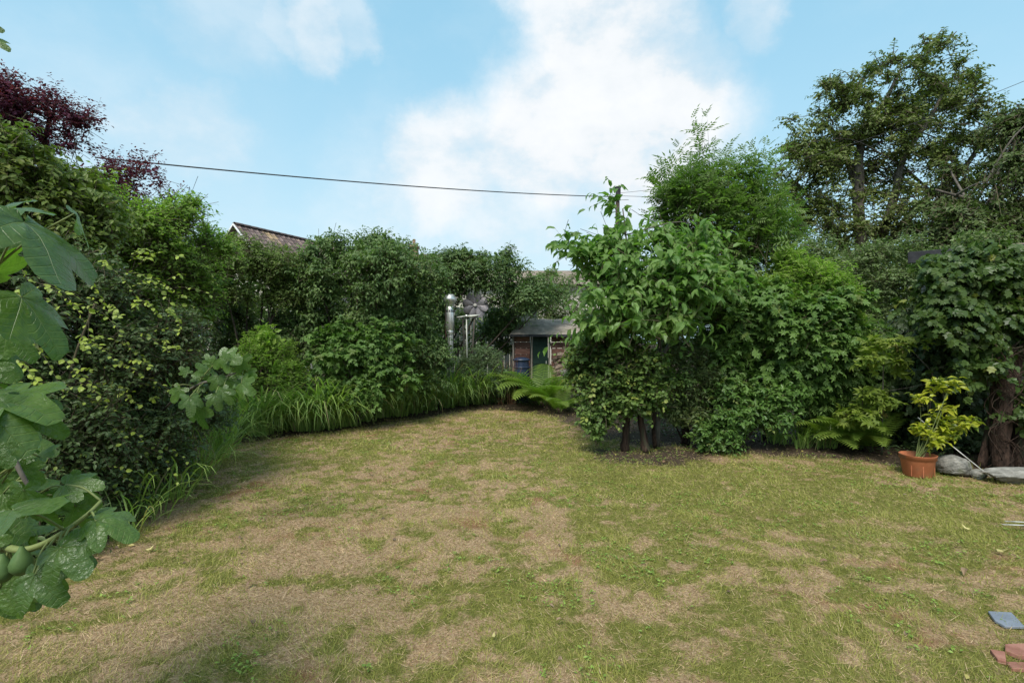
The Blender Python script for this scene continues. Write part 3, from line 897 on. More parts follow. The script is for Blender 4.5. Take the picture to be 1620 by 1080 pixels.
def build_barrel():
    d = 12.7; c = W(825, 0, d)
    root = thing('water_butt', 'dark blue plastic water butt in front of the shed left bay', 'water butt', (c[0], d, 0))
    m = MB(); m.lathe([(.0, 0), (.17, 0), (.19, .03), (.2, .3), (.205, .55), (.2, .8), (.185, .98), (.185, 1.02)], (c[0], d, 0), 28); m.obj('barrel', M['bluebarrel'], root, True)
    m = MB(); m.lathe([(.2, .0), (.21, .005), (.212, .03), (.19, .055), (.1, .085), (.0, .09)], (c[0], d, 1.02), 28); m.obj('lid', M['bluebarrel'], root, True)
    for z in (.3, .62, .86):
        m = MB(); m.lathe([(.198, z - .015), (.216, z - .008), (.216, z + .008), (.198, z + .015)], (c[0], d, 0), 28); m.obj('rib', M['bluebarrel'], root, True)
    m = MB(); m.tube([(c[0] + .04, d - .2, .16), (c[0] + .04, d - .27, .16), (c[0] + .04, d - .28, .12)], .014, 8); m.obj('tap', M['black'], root, True)


build_barrel()


# ------------------------------------------------------------------ steel flue, arm, spinner
def build_flue():
    d = 12.0; c = W(712, 0, d); x = c[0]; s = d / 810
    z = lambda py: CH + (540 - py) * s
    root = thing('steel_flue', 'stainless steel flue pipe with domed cowl standing in the strap-leaved border', 'flue pipe', (x, d, 0))
    m = MB(); m.lathe([(.066, 0), (.066, z(525))], (x + .01, d, 0), 24); m.obj('pipe', M['steel'], root, True)
    m = MB(); m.lathe([(.08, z(529)), (.086, z(528)), (.086, z(523)), (.078, z(522))], (x + .005, d, 0), 24); m.obj('clamp_band', M['steel'], root, True)
    m = MB(); m.lathe([(.07, z(524)), (.098, z(521)), (.1, z(486)), (.088, z(485))], (x, d, 0), 24); sl = m.obj('sleeve', M['steel'], root, True)
    m = MB()
    for k in range(16):
        a = k * math.pi / 8; m.box((x + math.cos(a) * .1, d + math.sin(a) * .1, z(492)), (.004, .012, .03), rot=a)
    m.obj('vent_slot', M['black'], sl, kind='stuff')
    m = MB(); m.lathe([(.088, z(486)), (.095, z(484)), (.1, z(481)), (.118, z(479.5)), (.15, z(475)), (.152, z(472.5)), (.12, z(469)), (.105, z(466.5)), (.06, z(465)), (0, z(464.6))], (x, d, 0), 28); cw = m.obj('cowl', M['steel'], root, True)
    for k in range(20):
        a = k * math.pi / 10; m = MB(); m.box((x + math.cos(a) * .148, d + math.sin(a) * .148, z(473.8)), (.007, .002, .03), rot=a)
        o = m.obj('cowl_vane', M['steel'], cw)
        if k == 0: p = o
    m = MB(); m.tube([(x - .1, d + .06, 0), (x - .1, d + .06, z(470))], .022, 6); m.obj('backing_pole', M['bark_red'], root)
    # arm on a rod
    r2 = thing('rod_arm', 'pale horizontal arm clamped to a thin upright rod beside the steel flue', 'rod', (W(739, 0, d)[0], d, 0))
    xr = W(738, 0, d)[0]
    m = MB(); m.tube([(xr + .03, d, 0), (xr + .01, d, z(545)), (xr, d, z(503))], .016, 8); m.obj('rod', M['galv'], r2, True)
    m = MB(); m.tube([(W(716, 0, d)[0] + .1, d - .0, z(502)), (xr, d - .02, z(500))], .016, 8); m.obj('arm', M['galv'], r2, True)
    m = MB(); m.tube([(xr, d - .02, z(500)), (W(745, 0, d)[0], d - .03, z(500.5)), (W(752, 0, d)[0], d - .04, z(499.5)), (W(760, 0, d)[0], d - .05, z(498))], [.02, .036, .026, .01], 10); m.obj('pointer', M['galv'], r2, True)
    m = MB(); m.lathe([(0, -.035), (.03, -.03), (.035, 0), (.03, .03), (0, .035)], (xr, d - .02, z(500)), 12); m.obj('clamp', M['steel'], r2, True)
    # spinner
    d2 = 12.6; s2 = d2 / 810; cx = W(752, 0, d2)[0]; cz = CH + (540 - 483) * s2
    r3 = thing('flower_spinner', 'grey metal flower wind spinner under the climber, right of the steel flue', 'wind spinner', (cx, d2, 0))
    pm = MB(); V = []; F = []
    for i, (r, hw) in enumerate(((.035, .02), (.12, .075), (.22, .1), (.29, .095), (.325, .03))):
        for j, u in enumerate((-1, 0, 1)): V.append((u * hw, (-.035 * u * r / .3) - .03 * (1 - abs(u)) , r))
    for i in range(4):
        for j in range(2): a = i * 3 + j; F.append((a, a + 1, a + 4, a + 3))
    n = len(V); V += [(a, b + .004, c) for a, b, c in V]; F += [tuple(n + k for k in f[::-1]) for f in F]
    pm.add(V, F); base = None
    for k in range(8):
        if base is None: o = base = pm.obj('petal', M['petal'], r3, True)
        else: o = base.copy(); COL.objects.link(o)
        o.location = (cx, d2, cz); o.rotation_euler = (0, k * math.pi / 4 + .2, 0)
    m = MB(); m.lathe([(0, -.03), (.03, -.03), (.045, -.01), (.045, .02), (0, .02)], (0, 0, 0), 16)
    h = m.obj('hub', M['barge'], r3, True); h.location = (cx, d2 - .04, cz); h.rotation_euler = (R(-90), 0, 0)
    m = MB(); m.tube([(cx - .12, d2 + .05, 0), (cx - .05, d2 + .04, cz - .7), (cx, d2 + .03, cz)], .022, 8); m.obj('stake', M['bark_grey'], r3, True)
    x3 = W(731, 0, d2)[0]
    r4 = thing('wooden_stake', 'thin weathered stake leaning between the flue and the flower spinner', 'stake', (x3, d2 + .2, 0))
    m = MB(); m.tube([(x3 + .09, d2 + .2, 0), (x3, d2 + .2, CH + (540 - 500) * s2)], [.03, .025], 7, rough=.1); m.obj('pole', M['bark_grey'], r4, True)


build_flue()


# ------------------------------------------------------------------ utility pole and wires
def build_pole():
    d = 17.5; x = W(977, 0, d)[0]; zt = W(0, 296, d)[2]
    root = thing('utility_pole', 'brown wooden utility pole rising out of the broad-leaved shrub', 'utility pole', (x, d, 0))
    m = MB(); m.tube([(x, d, -.2), (x, d, zt * .5), (x, d, zt)], [.1, .08, .07], 12); m.obj('pole', M['bark'], root, True)
    m = MB(); m.box((x, d - .13, zt - .22), (.07, .05, .2)); m.box((x - .12, d, zt - .35), (.12, .02, .02)); m.obj('bracket', M['fascia'], root)
    m = MB(); m.lathe([(0, 0), (.12, 0), (.13, -.04), (.12, -.06)], (x, d, zt + .03), 12); m.obj('cap', M['galv'], root, True)
    m = MB(); m.lathe([(0, -.06), (.05, -.04), (.06, 0), (.05, .04), (0, .06)], (x - .26, d, zt - .33), 10); m.obj('insulator', M['white'], root, True)
    def wire(name, label, A, B, sag, r):
        t = np.linspace(0, 1, 40)[:, None]; P = A * (1 - t) + B * t; P[:, 2] -= sag * 4 * (t * (1 - t))[:, 0]
        m = MB(); m.tube(P, r, 6); o = m.obj(name, M['wire'], None, True); o['label'] = label; o['category'] = 'cable'
    Pz = np.array([x, d, 0])
    wire('overhead_cable', 'thick black overhead cable crossing the sky from the left hedge to the pole', W(150, 249, 9.5), np.array([x - .26, d, zt - .33]), .12, .014)
    wire('overhead_wire', 'thin wire rising from the pole to the right across the big tree', np.array([x + .1, d, zt - .2]), W(1660, 112, 12), .5, .006)
    wire('overhead_wire', 'thin level wire running right from the pole behind the ash shoots', np.array([x + .1, d, zt - .3]), W(1330, 309, 22), .1, .007)


build_pole()

# ------------------------------------------------------------------ far trees
def big_tree(name, label, base, stems, env, ncl, csize, nsh, per, L, leaf, mat, r0, group=None, nlimb=60, **kw):
    return plant(name, label, 'tree', base, env, 'diamond', mat, leaf, ncl, csize, nsh, per, L, stems=stems, nlimb=nlimb, r0=r0, fill=0, bark='bark_grey', twig=.018, twigfrac=.5, group=group, **kw)


d = 26
b = W(1365, 0, d); b[2] = 0
st = [([b, W(1362, 420, d), W(1358, 300, d), W(1360, 240, d), W(1368, 205, d), W(1400, 160, d), W(1425, 110, d)], .34, .07),
      ([W(1375, 440, d), W(1410, 330, d - .5), W(1430, 250, d - 1), W(1470, 190, d - 1), W(1500, 130, d - 1)], .24, .05),
      ([W(1358, 300, d), W(1325, 220, d + 1), W(1300, 190, d + 1)], .2, .05),
      ([W(1380, 420, d), W(1450, 330, d), W(1530, 260, d), W(1560, 200, d)], .25, .06),
      ([W(1362, 440, d), W(1310, 350, d), W(1260, 290, d)], .22, .06)]
env = [blob(1425, 145, 100, 70, d, 3.2), blob(1315, 190, 65, 62, d, 2.5), blob(1505, 165, 66, 70, d, 3), blob(1275, 270, 66, 50, d, 2.5),
       blob(1330, 340, 100, 70, d, 3), blob(1430, 330, 110, 90, d, 3), blob(1540, 240, 50, 60, d, 2.5), blob(1390, 230, 90, 60, d, 2.5), blob(1260, 365, 50, 40, d, 2.5)]
big_tree('ash_tree', 'tall open-crowned tree beyond the garden with grey forked trunk against the sky', b, st, env, 300, .58, 5600, 9, .8, .2, 'fartree', .06, amp=.15, up=.25, droop=.35, young=.03, nlimb=70)
d = 21
b = W(1640, 0, d); b[2] = 0
env = [blob(1560, 300, 80, 70, d, 3), blob(1640, 230, 90, 80, d, 3), blob(1500, 360, 90, 60, d, 2.5), blob(1620, 370, 110, 70, d, 3), blob(1650, 150, 35, 40, d, 2), blob(1660, 300, 90, 100, d, 3)]
big_tree('beech_tree', 'darker dense tree with layered drooping boughs at the right edge', b, [([b, W(1640, 400, d), W(1630, 250, d)], .35, .1), ([W(1640, 420, d), W(1560, 330, d), W(1480, 300, d)], .16, .04)], env, 150, .75, 5600, 9, 1.0, .2, 'fartree2', .1, up=.05, droop=.5, nlimb=30)
d = 17
for px, py, rx, ry, lab in ((1245, 405, 60, 40, 'rounded shrubby tree left under the tall open-crowned tree'), (1370, 410, 60, 40, 'grey-green bushy tree below the trunk of the tall open-crowned tree'), (1500, 400, 70, 38, 'bushy tree directly left of and behind the shed fascia')):
    b = W(px, 0, d); b[2] = 0
    plant('bushy_tree', lab, 'tree', b, [blob(px, py + 20, rx, ry, d, 1.6), blob(px, py + 90, rx * 1.1, 80, d + .5, 1.6)], 'diamond', 'midback', .11, 60, .5, 1900, 9, .55, nlimb=5, r0=.08, bark='bark_grey', twig=.008, group='bushy trees beyond the right hedge')

# ------------------------------------------------------------------ back hedge row
def B0(px, d, py=0):
    c = W(px, 0, d); c[2] = 0; return c


plant('privet_bush', 'fine-leaved mid green bush with hollow dark base, left part of the back hedge', 'bush', B0(400, 9.4),
      [blob(395, 430, 85, 62, 9.2, .8), blob(335, 412, 50, 58, 9.0, .7), blob(460, 440, 40, 60, 9.6, .6), blob(400, 414, 80, 24, 9.4, .6), blob(390, 560, 90, 110, 10.4, .5)],
      'diamond', 'hedge_fine', .05, 150, .28, 7800, 9, .32, nlimb=16, r0=.03, twig=.003, droop=.35, young=.03, amp=.3)
plant('dogwood_bush', 'tall dark bush with drooping oval leaves, middle of the back hedge', 'bush', B0(575, 10),
      [blob(520, 430, 70, 60, 9.8, .8), blob(600, 425, 70, 60, 9.6, .8), blob(650, 440, 50, 60, 10.2, .7), blob(500, 510, 70, 60, 9.9, .6), blob(600, 520, 90, 80, 10, .6), blob(590, 390, 50, 24, 9.8, .4), blob(660, 560, 50, 70, 10.4, .5)],
      'ovaldroop', 'cornus', .082, 170, .32, 5600, 8, .4, nlimb=18, r0=.035, twig=.003, droop=.4, young=.02, ldroop=.55, tipyoung=.04, singles=150, cell=10)
plant('sycamore_sapling', 'low sycamore with small maple-shaped leaves spreading over the strap-leaved border', 'sapling', B0(565, 9.2),
      [blob(560, 575, 75, 55, 8.9, .45), blob(530, 540, 45, 40, 9, .4), blob(610, 600, 50, 40, 8.9, .4), blob(600, 540, 50, 40, 9.1, .4), blob(545, 620, 50, 28, 8.8, .3)],
      'maple', 'maple', .105, 60, .25, 900, 6, .3, nlimb=10, r0=.02, bark='bark_grey', droop=.3, ldroop=.5, young=.09, singles=290, cell=8)
plant('young_bush', 'bright yellowish green young bush in front of the hollow hedge base', 'bush', B0(425, 8.9),
      [blob(420, 560, 50, 45, 8.8, .4), blob(420, 530, 24, 30, 8.8, .3), blob(455, 590, 36, 30, 8.8, .3), blob(385, 600, 40, 40, 8.8, .3)],
      'narrow', 'pale', .07, 40, .18, 900, 9, .3, nlimb=12, r0=.012, up=.8, young=.08, droop=.2)
plant('arching_climber', 'dark climber arching over the flue and spinner, right part of the back hedge', 'climber', B0(690, 13.10),
      [blob(700, 430, 60, 45, 12.70, .8), blob(760, 435, 60, 42, 12.90, .8), blob(820, 455, 55, 40, 13.10, .8), blob(730, 410, 40, 24, 12.90, .5), blob(690, 480, 35, 40, 12.90, .5), blob(850, 462, 46, 18, 13.70, .6), blob(785, 500, 30, 30, 13.70, .4), blob(800, 410, 30, 18, 13.20, .4), blob(660, 520, 40, 60, 12.90, .5)],
      'oval', 'arch', .085, 130, .3, 4600, 8, .4, nlimb=16, r0=.035, droop=.45, young=.05, ldroop=.4)
plant('hawthorn_bush', 'small olive bush beyond the shed roof', 'bush', B0(885, 16.50), [blob(855, 478, 60, 34, 16.4, .7), blob(890, 470, 55, 35, 16.50, .9), blob(870, 435, 30, 18, 16.50, .5), blob(920, 500, 60, 60, 16.80, .8), blob(845, 500, 50, 50, 16.60, .8)],
      'diamond', 'midback', .075, 60, .35, 1500, 9, .4, nlimb=6, r0=.04, young=.08, twig=.004)
plant('back_thicket', 'dim green bush right behind the flower spinner and fence', 'bush', B0(745, 14.40), [blob(760, 530, 80, 50, 14.40, .5), blob(680, 540, 60, 60, 14.00, .5), blob(800, 510, 40, 40, 14.20, .4)],
      'diamond', 'hedge_fine', .065, 60, .3, 1800, 8, .35, nlimb=6, r0=.02, twig=.003)
plant('blue_green_bush', 'feathery blue-green bush at the foot of the flower spinner', 'bush', B0(768, 12.30), [blob(765, 565, 36, 34, 12.20, .35), blob(745, 590, 40, 30, 12.10, .35), blob(790, 600, 30, 24, 12.20, .3)],
      'narrow', 'bluegreen', .06, 40, .16, 1100, 9, .25, nlimb=8, r0=.012, up=.6)
plant('border_shrub', 'shrubby undergrowth between sycamore sapling and steel flue', 'bush', B0(665, 11.60), [blob(665, 560, 50, 45, 11.60, .4), blob(690, 590, 40, 30, 11.50, .35), blob(640, 600, 40, 40, 11.30, .35)],
      'diamond', 'cornus', .055, 40, .2, 1200, 8, .28, nlimb=8, r0=.012)

plant('boundary_hedge', 'dim hedge filling the gaps behind the whole back hedge row', 'hedge', B0(520, 12), [blob(px_, 470, 75, 70, 12, .6) for px_ in (290, 380, 470, 560, 640)] + [blob(px_, 580, 75, 70, 12, .6) for px_ in (290, 380, 470, 560, 640)],
      'diamond', 'cornus', .12, 130, .4, 2300, 8, .5, nlimb=6, r0=.04, twig=.004, fill=30)
plant('laurel_hedge', 'shaded hedge behind the pale tree, left end of the back hedge', 'hedge', B0(290, 9.2), [blob(270, 440, 70, 60, 9.2, .5), blob(330, 470, 60, 80, 9.6, .5), blob(250, 560, 90, 110, 9.4, .5), blob(360, 600, 60, 60, 10, .4)],
      'oval', 'dark', .09, 80, .3, 1900, 8, .36, nlimb=6, r0=.03, twig=.003)
# ------------------------------------------------------------------ left side
plant('purple_plum_tree', 'dark purple-leaved plum tree showing above the vine at the far left', 'tree', B0(60, 7.8),
      [blob(55, 170, 60, 40, 7.6, .7), blob(110, 185, 38, 22, 7.6, .4), blob(15, 165, 40, 40, 7.4, .5), blob(60, 210, 90, 34, 7.7, .6), blob(215, 268, 50, 20, 7.8, .5), blob(240, 308, 30, 20, 7.8, .5), blob(120, 190, 30, 14, 7.8, .5), blob(-40, 260, 90, 90, 7.6, .6), blob(150, 320, 80, 60, 8.2, .6)],
      'diamond', 'purple', .06, 190, .16, 2300, 15, .42, stems=[([B0(60, 7.8), W(50, 430, 7.8), W(70, 230, 7.7), W(90, 160, 7.6)], .07, .015)], nlimb=22, r0=.022, bark='bark_red', up=.5, droop=.1, young=.12, twig=.003, twigfrac=.35, fill=0)
plant('pale_cherry_tree', 'airy pale green small-leaved tree between vine and privet bush', 'tree', B0(250, 6.8),
      [blob(225, 370, 70, 60, 6.3, .6), blob(270, 400, 60, 60, 6.6, .6), blob(200, 330, 55, 45, 6.3, .5), blob(285, 350, 38, 40, 6.5, .3), blob(255, 470, 75, 50, 6.6, .6), blob(190, 440, 70, 60, 6.2, .5), blob(305, 345, 22, 22, 6.5, .2), blob(310, 440, 30, 40, 6.8, .3), blob(335, 385, 26, 26, 6.9, .2)],
      'diamond', 'pale', .062, 90, .2, 3400, 10, .42, stems=[([B0(250, 6.8), W(240, 600, 6.8), W(235, 450, 6.6), W(260, 350, 6.5)], .05, .012)], nlimb=16, r0=.018, bark='bark_grey', up=.5, droop=.25, young=.12, twig=.0025, twigfrac=1, fill=0)
plant('top_vine', 'dark climbing vine with some yellow and red-tinged leaves massed at the top left', 'climber', B0(40, 5.3),
      [blob(50, 280, 80, 60, 4.9, .5), blob(110, 310, 70, 55, 5.1, .5), blob(155, 330, 60, 45, 5.3, .4), blob(0, 240, 50, 50, 4.8, .4), blob(30, 350, 90, 60, 4.8, .4), blob(110, 380, 70, 40, 5.1, .4)],
      'oval', 'vine', .075, 60, .22, 1500, 8, .34, nlimb=10, r0=.025, droop=.5, young=.14, ldroop=.4, singles=200, cell=11, twigfrac=1)
plant('yellow_tipped_shrub', 'big dark-leaved shrub sprinkled with small yellow leaves along the left edge', 'shrub', B0(90, 4.4),
      [blob(60, 560, 90, 100, 4.0, .5), blob(170, 540, 80, 90, 4.5, .5), blob(240, 560, 75, 85, 5.0, .5), blob(100, 690, 105, 95, 4.0, .45), blob(20, 450, 90, 70, 4.0, .4), blob(140, 440, 80, 60, 4.6, .4), blob(210, 660, 80, 75, 4.7, .4), blob(275, 560, 50, 70, 5.3, .4), blob(10, 760, 90, 80, 3.6, .35), blob(225, 715, 75, 60, 4.9, .35), blob(285, 670, 60, 60, 5.5, .4), blob(140, 770, 80, 60, 4.1, .35), blob(325, 620, 40, 60, 6.2, .4), blob(60, 830, 80, 60, 3.5, .3)],
      'oval', 'dark', .048, 230, .22, 7600, 9, .3, nlimb=24, r0=.025, droop=.35, young=0.0, ldroop=.3, twig=.0022, twigfrac=1)


def yellow_sprays():
    """drooping twigs with small yellow leaves over the dark shrub (its own kind of climber)"""
    root = thing('yellow_climber', 'thin arching sprays of lime yellow leaves draped over the dark left shrub', 'climber', B0(120, 3.9))
    lv = Leaves(); root_pts = []
    tw = MB()
    for k in range(100):
        px = random.uniform(0, 300); py = random.uniform(400, 780)
        if px > 250 and py > 600: px -= 90
        if px > 190 and py < 520: px = px * .9 + 20
        d = 3.35 + (px / 300) * 1.35 + random.uniform(-.1, .15)
        A = W(px, py, d); dr = nrm(np.array([random.uniform(.2, 1), random.uniform(-.5, .1), random.uniform(-.4, .5)]))
        L = random.uniform(.14, .42); n = random.randint(5, 11)
        t = np.linspace(0, 1, 8)[:, None]; P = A + dr * L * t; P[:, 2] -= .35 * L * (t[:, 0] ** 2)
        tw.tube(P, np.linspace(.0022, .001, 8), 4, False)
        for i in range(n):
            tt = (i + 1) / n; p = A + dr * L * tt; p[2] -= .35 * L * tt * tt
            sgn = 1 if i % 2 else -1
            a = nrm(dr * .5 + np.array([-dr[1], dr[0], 0]) * sgn * .8 + np.array([0, 0, random.uniform(-.9, .1)]) + rng.normal(0, .2, 3))
            lv.add(p[None], a[None], nrm(np.array([0, -.45, .7]) + rng.normal(0, .3, 3))[None], np.array([random.uniform(.026, .05)]), np.array([random.random()]), np.array([random.choice((1.0, 1.0, .8, .62, .45))]))
    m = single_leaves(lv, T_LEAF['round'], M['dark'], root, 295, cell=5)
    rest = lv.pick(m)
    if len(rest.P): link('small_leaves', rest.mesh('small_leaves', T_LEAF['round'], M['dark']), root, kind='stuff')
    # stem to the ground and twigs
    c = B0(120, 4.1); s = MB(); s.tube(spline([c, W(130, 700, 4.05), W(110, 600, 3.9), W(150, 480, 4.0)], 6), .008, 6); s.obj('stem', M['twig'], root, True)
    tw.obj('twigs', M['twig'], root, True, kind='stuff')


yellow_sprays()


# ------------------------------------------------------------------ fig leaves, modelled one by one
def fig_leaf_mesh(seed, narrow=1.0, curl=.25, mat=None):
    rs = random.Random(seed)
    lobes = [(0, 1.0, 24), (rs.uniform(46, 54), rs.uniform(.78, .88), 22), (-rs.uniform(46, 54), rs.uniform(.78, .88), 22), (rs.uniform(98, 112), rs.uniform(.5, .6), 26), (-rs.uniform(98, 112), rs.uniform(.5, .6), 26)]
    angs = []
    for a in np.arange(-158, 158.1, 6.5): angs.append((a, 0, None))
    cols = [(a, None) for a, _, _ in angs if all(abs(a - l[0]) > 3.4 for l in lobes)]
    for i, l in enumerate(lobes):
        for off in (-1, 0, 1): cols.append((l[0] + off * .01, (i, off)))
    cols.sort(key=lambda c: c[0])
    def rad(a):
        r = 0
        for la, ll, wd in lobes:
            x = abs(a - la) / wd
            r = max(r, ll * math.exp(-(x ** 2.6) * .42))
        base = .36 if abs(a) < 120 else .36 * max(.35, 1 - (abs(a) - 120) / 50)
        return (max(r, base) + .012 * math.sin(a * .35 + seed)) * (1 + .015 * math.sin(a * 1.3))
    rings = [0.0, .12, .3, .5, .68, .84, 1.0]
    V = []; vein = []; sv = []; nc = len(cols)
    for ri, rf in enumerate(rings):
        for a, tag in cols:
            r = rad(a) * rf; th = R(a)
            p = np.array([math.cos(th) * r, math.sin(th) * r * narrow, 0.0])
            if tag and tag[1]:
                wv = .011 * (1 - .6 * rf); p += np.array([-math.sin(th), math.cos(th), 0]) * tag[1] * wv
            near = min(lobes, key=lambda l: abs(a - l[0])); da = abs(a - near[0])
            z = -curl * (p[0] ** 2) * .8 - curl * .9 * p[1] ** 2 + .06 * math.sin(p[0] * 5 + seed) * rf + .05 * math.sin(p[1] * 6 + seed * 2) * rf
            z += .0009 * min(da, 24) * r * 2.2
            V.append((p[0], p[1], z)); vein.append(1.0 if (tag and tag[1] == 0 and rf < .99) else 0.0)
            sv.append(r - .007 * da)
    F = []
    for i in range(len(rings) - 1):
        for j in range(nc - 1): a = i * nc + j; F.append((a, a + nc, a + nc + 1, a + 1))
    me = np_mesh('leaf', V, np.array(F).ravel(), [4] * len(F), {'vein': vein, 'sv': sv}, mat, True)
    return me


def fig_mat():
    m, w = new_mat('fig_leaf'); geo = w.new('ShaderNodeNewGeometry')
    oi = w.new('ShaderNodeObjectInfo')
    co = w.new('ShaderNodeTexCoord').outputs['Object']
    n = w.noise(co, 5, 5, .6)
    top = w.mix(w.ramp(n, .3, .7), (.05, .098, .02), (.078, .135, .032))
    top = w.mix(oi.outputs['Random'], top, w.mix(1, top, (1.35, 1.3, 1.0), 'MULTIPLY'))
    top = w.mix(w.ramp(w.noise(co, 9, 4, .7), .66, .74), top, (.16, .11, .04))
    fr = w.math('FRACT', w.math('MULTIPLY', w.attr('sv'), 8.0))
    side = w.math('MULTIPLY', w.ramp(w.math('ABSOLUTE', w.math('SUBTRACT', fr, .5)), .09, .02), .3)
    v = w.math('MAXIMUM', w.math('MULTIPLY', w.attr('vein'), .85), side)
    c = w.mix(v, top, (.2, .27, .1))
    under = w.mix(v, (.1, .155, .05), (.2, .25, .09))
    c2 = w.mix(geo.outputs['Backfacing'], c, under)
    h = w.math('ADD', w.math('MULTIPLY', v, -1.0), w.math('MULTIPLY', w.noise(co, 7, 3), .8))
    p = pbsdf(w, c2, w.ramp(n, .3, .7, .28, .42), .5, 0, bump(w, h, .6, .01))
    t = w.new('ShaderNodeBsdfTranslucent'); w.put(t.inputs[0], w.mix(1, c, (1.3, 1.9, .4), 'MULTIPLY'))
    x = w.new('ShaderNodeMixShader'); x.inputs[0].default_value = .36
    w.l.new(p, x.inputs[1]); w.l.new(t.outputs[0], x.inputs[2]); finish(w, x.outputs[0]); return m


M['fig'] = fig_mat()
FIGM = [fig_leaf_mesh(i, 1.0 if i % 3 else .82, .2 + .12 * (i % 4), M['fig']) for i in range(8)]


def put_leaf(root, me, J, A, N, s, name='leaf'):
    x = nrm(np.array(A, float)); z = nrm(np.array(N, float) - x * np.dot(N, x)); y = np.cross(z, x)
    o = bpy.data.objects.new(name, me); COL.objects.link(o); o.parent = root
    o.matrix_parent_inverse = Matrix.Translation(-Vector(root.location))
    o.matrix_basis = Matrix(((x[0] * s, y[0] * s, z[0] * s, J[0]), (x[1] * s, y[1] * s, z[1] * s, J[1]), (x[2] * s, y[2] * s, z[2] * s, J[2]), (0, 0, 0, 1)))
    return o


def build_figs():
    root = thing('fig_tree', 'near fig tree with large lobed leaves reaching in from the left edge', 'tree', B0(-330, 1.5))
    # joint px,py, tip px,py, depth, tip depth offset, normal, variant
    up = (-.1, -.5, .8); fr = (0, -.95, .3); lf = (-.3, -.6, .7)
    Ls = [(38, 352, 152, 460, 1.15, -.06, (.62, -.02, .7), 1), (20, 330, 95, 318, 1.25, 0, (-.2, -.3, .9), 2), (118, 338, 172, 400, 1.25, .05, (.6, .2, .8), 2),
          (34, 470, 148, 566, 1.2, .03, (.6, -.12, .6), 3), (-25, 440, 60, 360, 1.3, 0, (-.2, -.3, .8), 4),
          (-5, 628, 110, 650, 1.25, -.03, (-.1, -.45, .9), 5), (30, 652, 126, 690, 1.28, .03, (.3, -.75, .5), 6), (-40, 640, 55, 708, 1.2, -.05, up, 7),
          (-20, 585, 22, 575, 1.3, 0, fr, 0), (-20, 715, 26, 742, 1.15, 0, fr, 1), (30, 745, 66, 768, 1.4, 0, fr, 2), (62, 722, 95, 700, 1.5, .05, up, 4),
          (104, 766, 172, 756, 1.3, 0, (-.1, -.6, .7), 3), (108, 770, 166, 806, 1.34, .03, (.2, -.9, .2), 5), (20, 806, 118, 792, 1.15, -.05, (0, -.3, .95), 4), (38, 775, 60, 850, 1.3, .02, (.0, -.9, .3), 0),
          (152, 824, 236, 835, 1.2, 0, (.15, -.35, .9), 7), (150, 820, 222, 796, 1.27, .05, (-.1, -.5, .8), 2), (96, 866, 142, 925, 1.15, -.04, (.1, -.8, .55), 1), (90, 868, 62, 915, 1.2, -.02, (-.5, -.75, .3), 3),
          (52, 908, 30, 975, 1.18, -.02, (-.15, -.9, .35), 6), (56, 908, 105, 972, 1.15, -.02, (.3, -.85, .35), 5), (60, 790, 72, 865, 1.35, .02, fr, 7), (-30, 860, 10, 800, 1.25, 0, fr, 2),
          (-12, 62, 12, 72, 1.9, 0, (.2, -.7, .5), 3), (-25, 40, 6, 46, 1.9, 0, fr, 5), (-60, 320, -4, 300, 1.3, 0, up, 6), (-40, 250, 6, 242, 1.6, .05, up, 1), (5, 400, 55, 340, 1.45, .05, up, 0)]
    stems = [[W(-330, 700, 1.5), W(-120, 760, 1.45), (W(-10, 850, 1.3)), W(28, 869, 1.25), W(64, 862, 1.25), W(104, 839, 1.25), W(140, 812, 1.27), W(160, 792, 1.3)],
             [W(-330, 600, 1.5), W(-150, 560, 1.4), W(-60, 590, 1.35), W(-20, 640, 1.3), W(10, 700, 1.35), W(40, 760, 1.35), W(60, 782, 1.35)],
             [W(-330, 450, 1.5), W(-200, 420, 1.4), W(-60, 400, 1.35), W(-20, 420, 1.3), W(0, 470, 1.3)],
             [W(-330, 420, 1.55), W(-200, 300, 1.5), W(-100, 290, 1.45), W(-50, 340, 1.4)],
             [W(-300, 300, 1.7), W(-180, 150, 1.9), W(-60, 60, 1.95)]]
    pts = []
    base = B0(-330, 1.5); tr = MB(); tr.tube([base, W(-335, 900, 1.5), W(-330, 600, 1.5), W(-325, 420, 1.55), W(-300, 300, 1.7)], [.06, .055, .045, .035, .025], 10, rough=.08); tr.obj('trunk', M['bark_grey'], root, True)
    for s in stems:
        c = spline(s, 6); mb = MB(); mb.tube(c, np.linspace(.012, .0045, len(c)), 8); mb.obj('branch', M['greenstem'] if s is stems[0] else M['bark_grey'], root, True); pts.append(c[len(c) // 3:])
    allp = np.concatenate(pts)
    rs = random.Random(5)
    for k in range(46):
        jx = rs.uniform(-90, 34); jy = rs.choice((rs.uniform(300, 560), rs.uniform(600, 960), rs.uniform(700, 960))); a = rs.uniform(-1.2, 1.4); L_ = rs.uniform(50, 100)
        Ls.append((jx, jy, jx + L_ * math.cos(a), jy + L_ * math.sin(a), rs.uniform(1.35, 1.75), rs.uniform(-.06, .06), (rs.uniform(-.5, .6), -rs.uniform(.2, .8), rs.uniform(.2, 1)), rs.randrange(8)))
    Ls += [(118, 872, 150, 892, 1.3, 0, (0, -.5, .8), 2), (20, 900, 60, 960, 1.28, 0, (-.3, -.7, .5), 7), (0, 930, 38, 985, 1.25, 0, (.2, -.8, .3), 4), (70, 905, 118, 950, 1.3, .03, (.5, -.6, .4), 0), (120, 800, 160, 850, 1.36, .04, (.4, -.6, .5), 6), (5, 780, 60, 815, 1.35, 0, (0, -.4, .9), 3)]
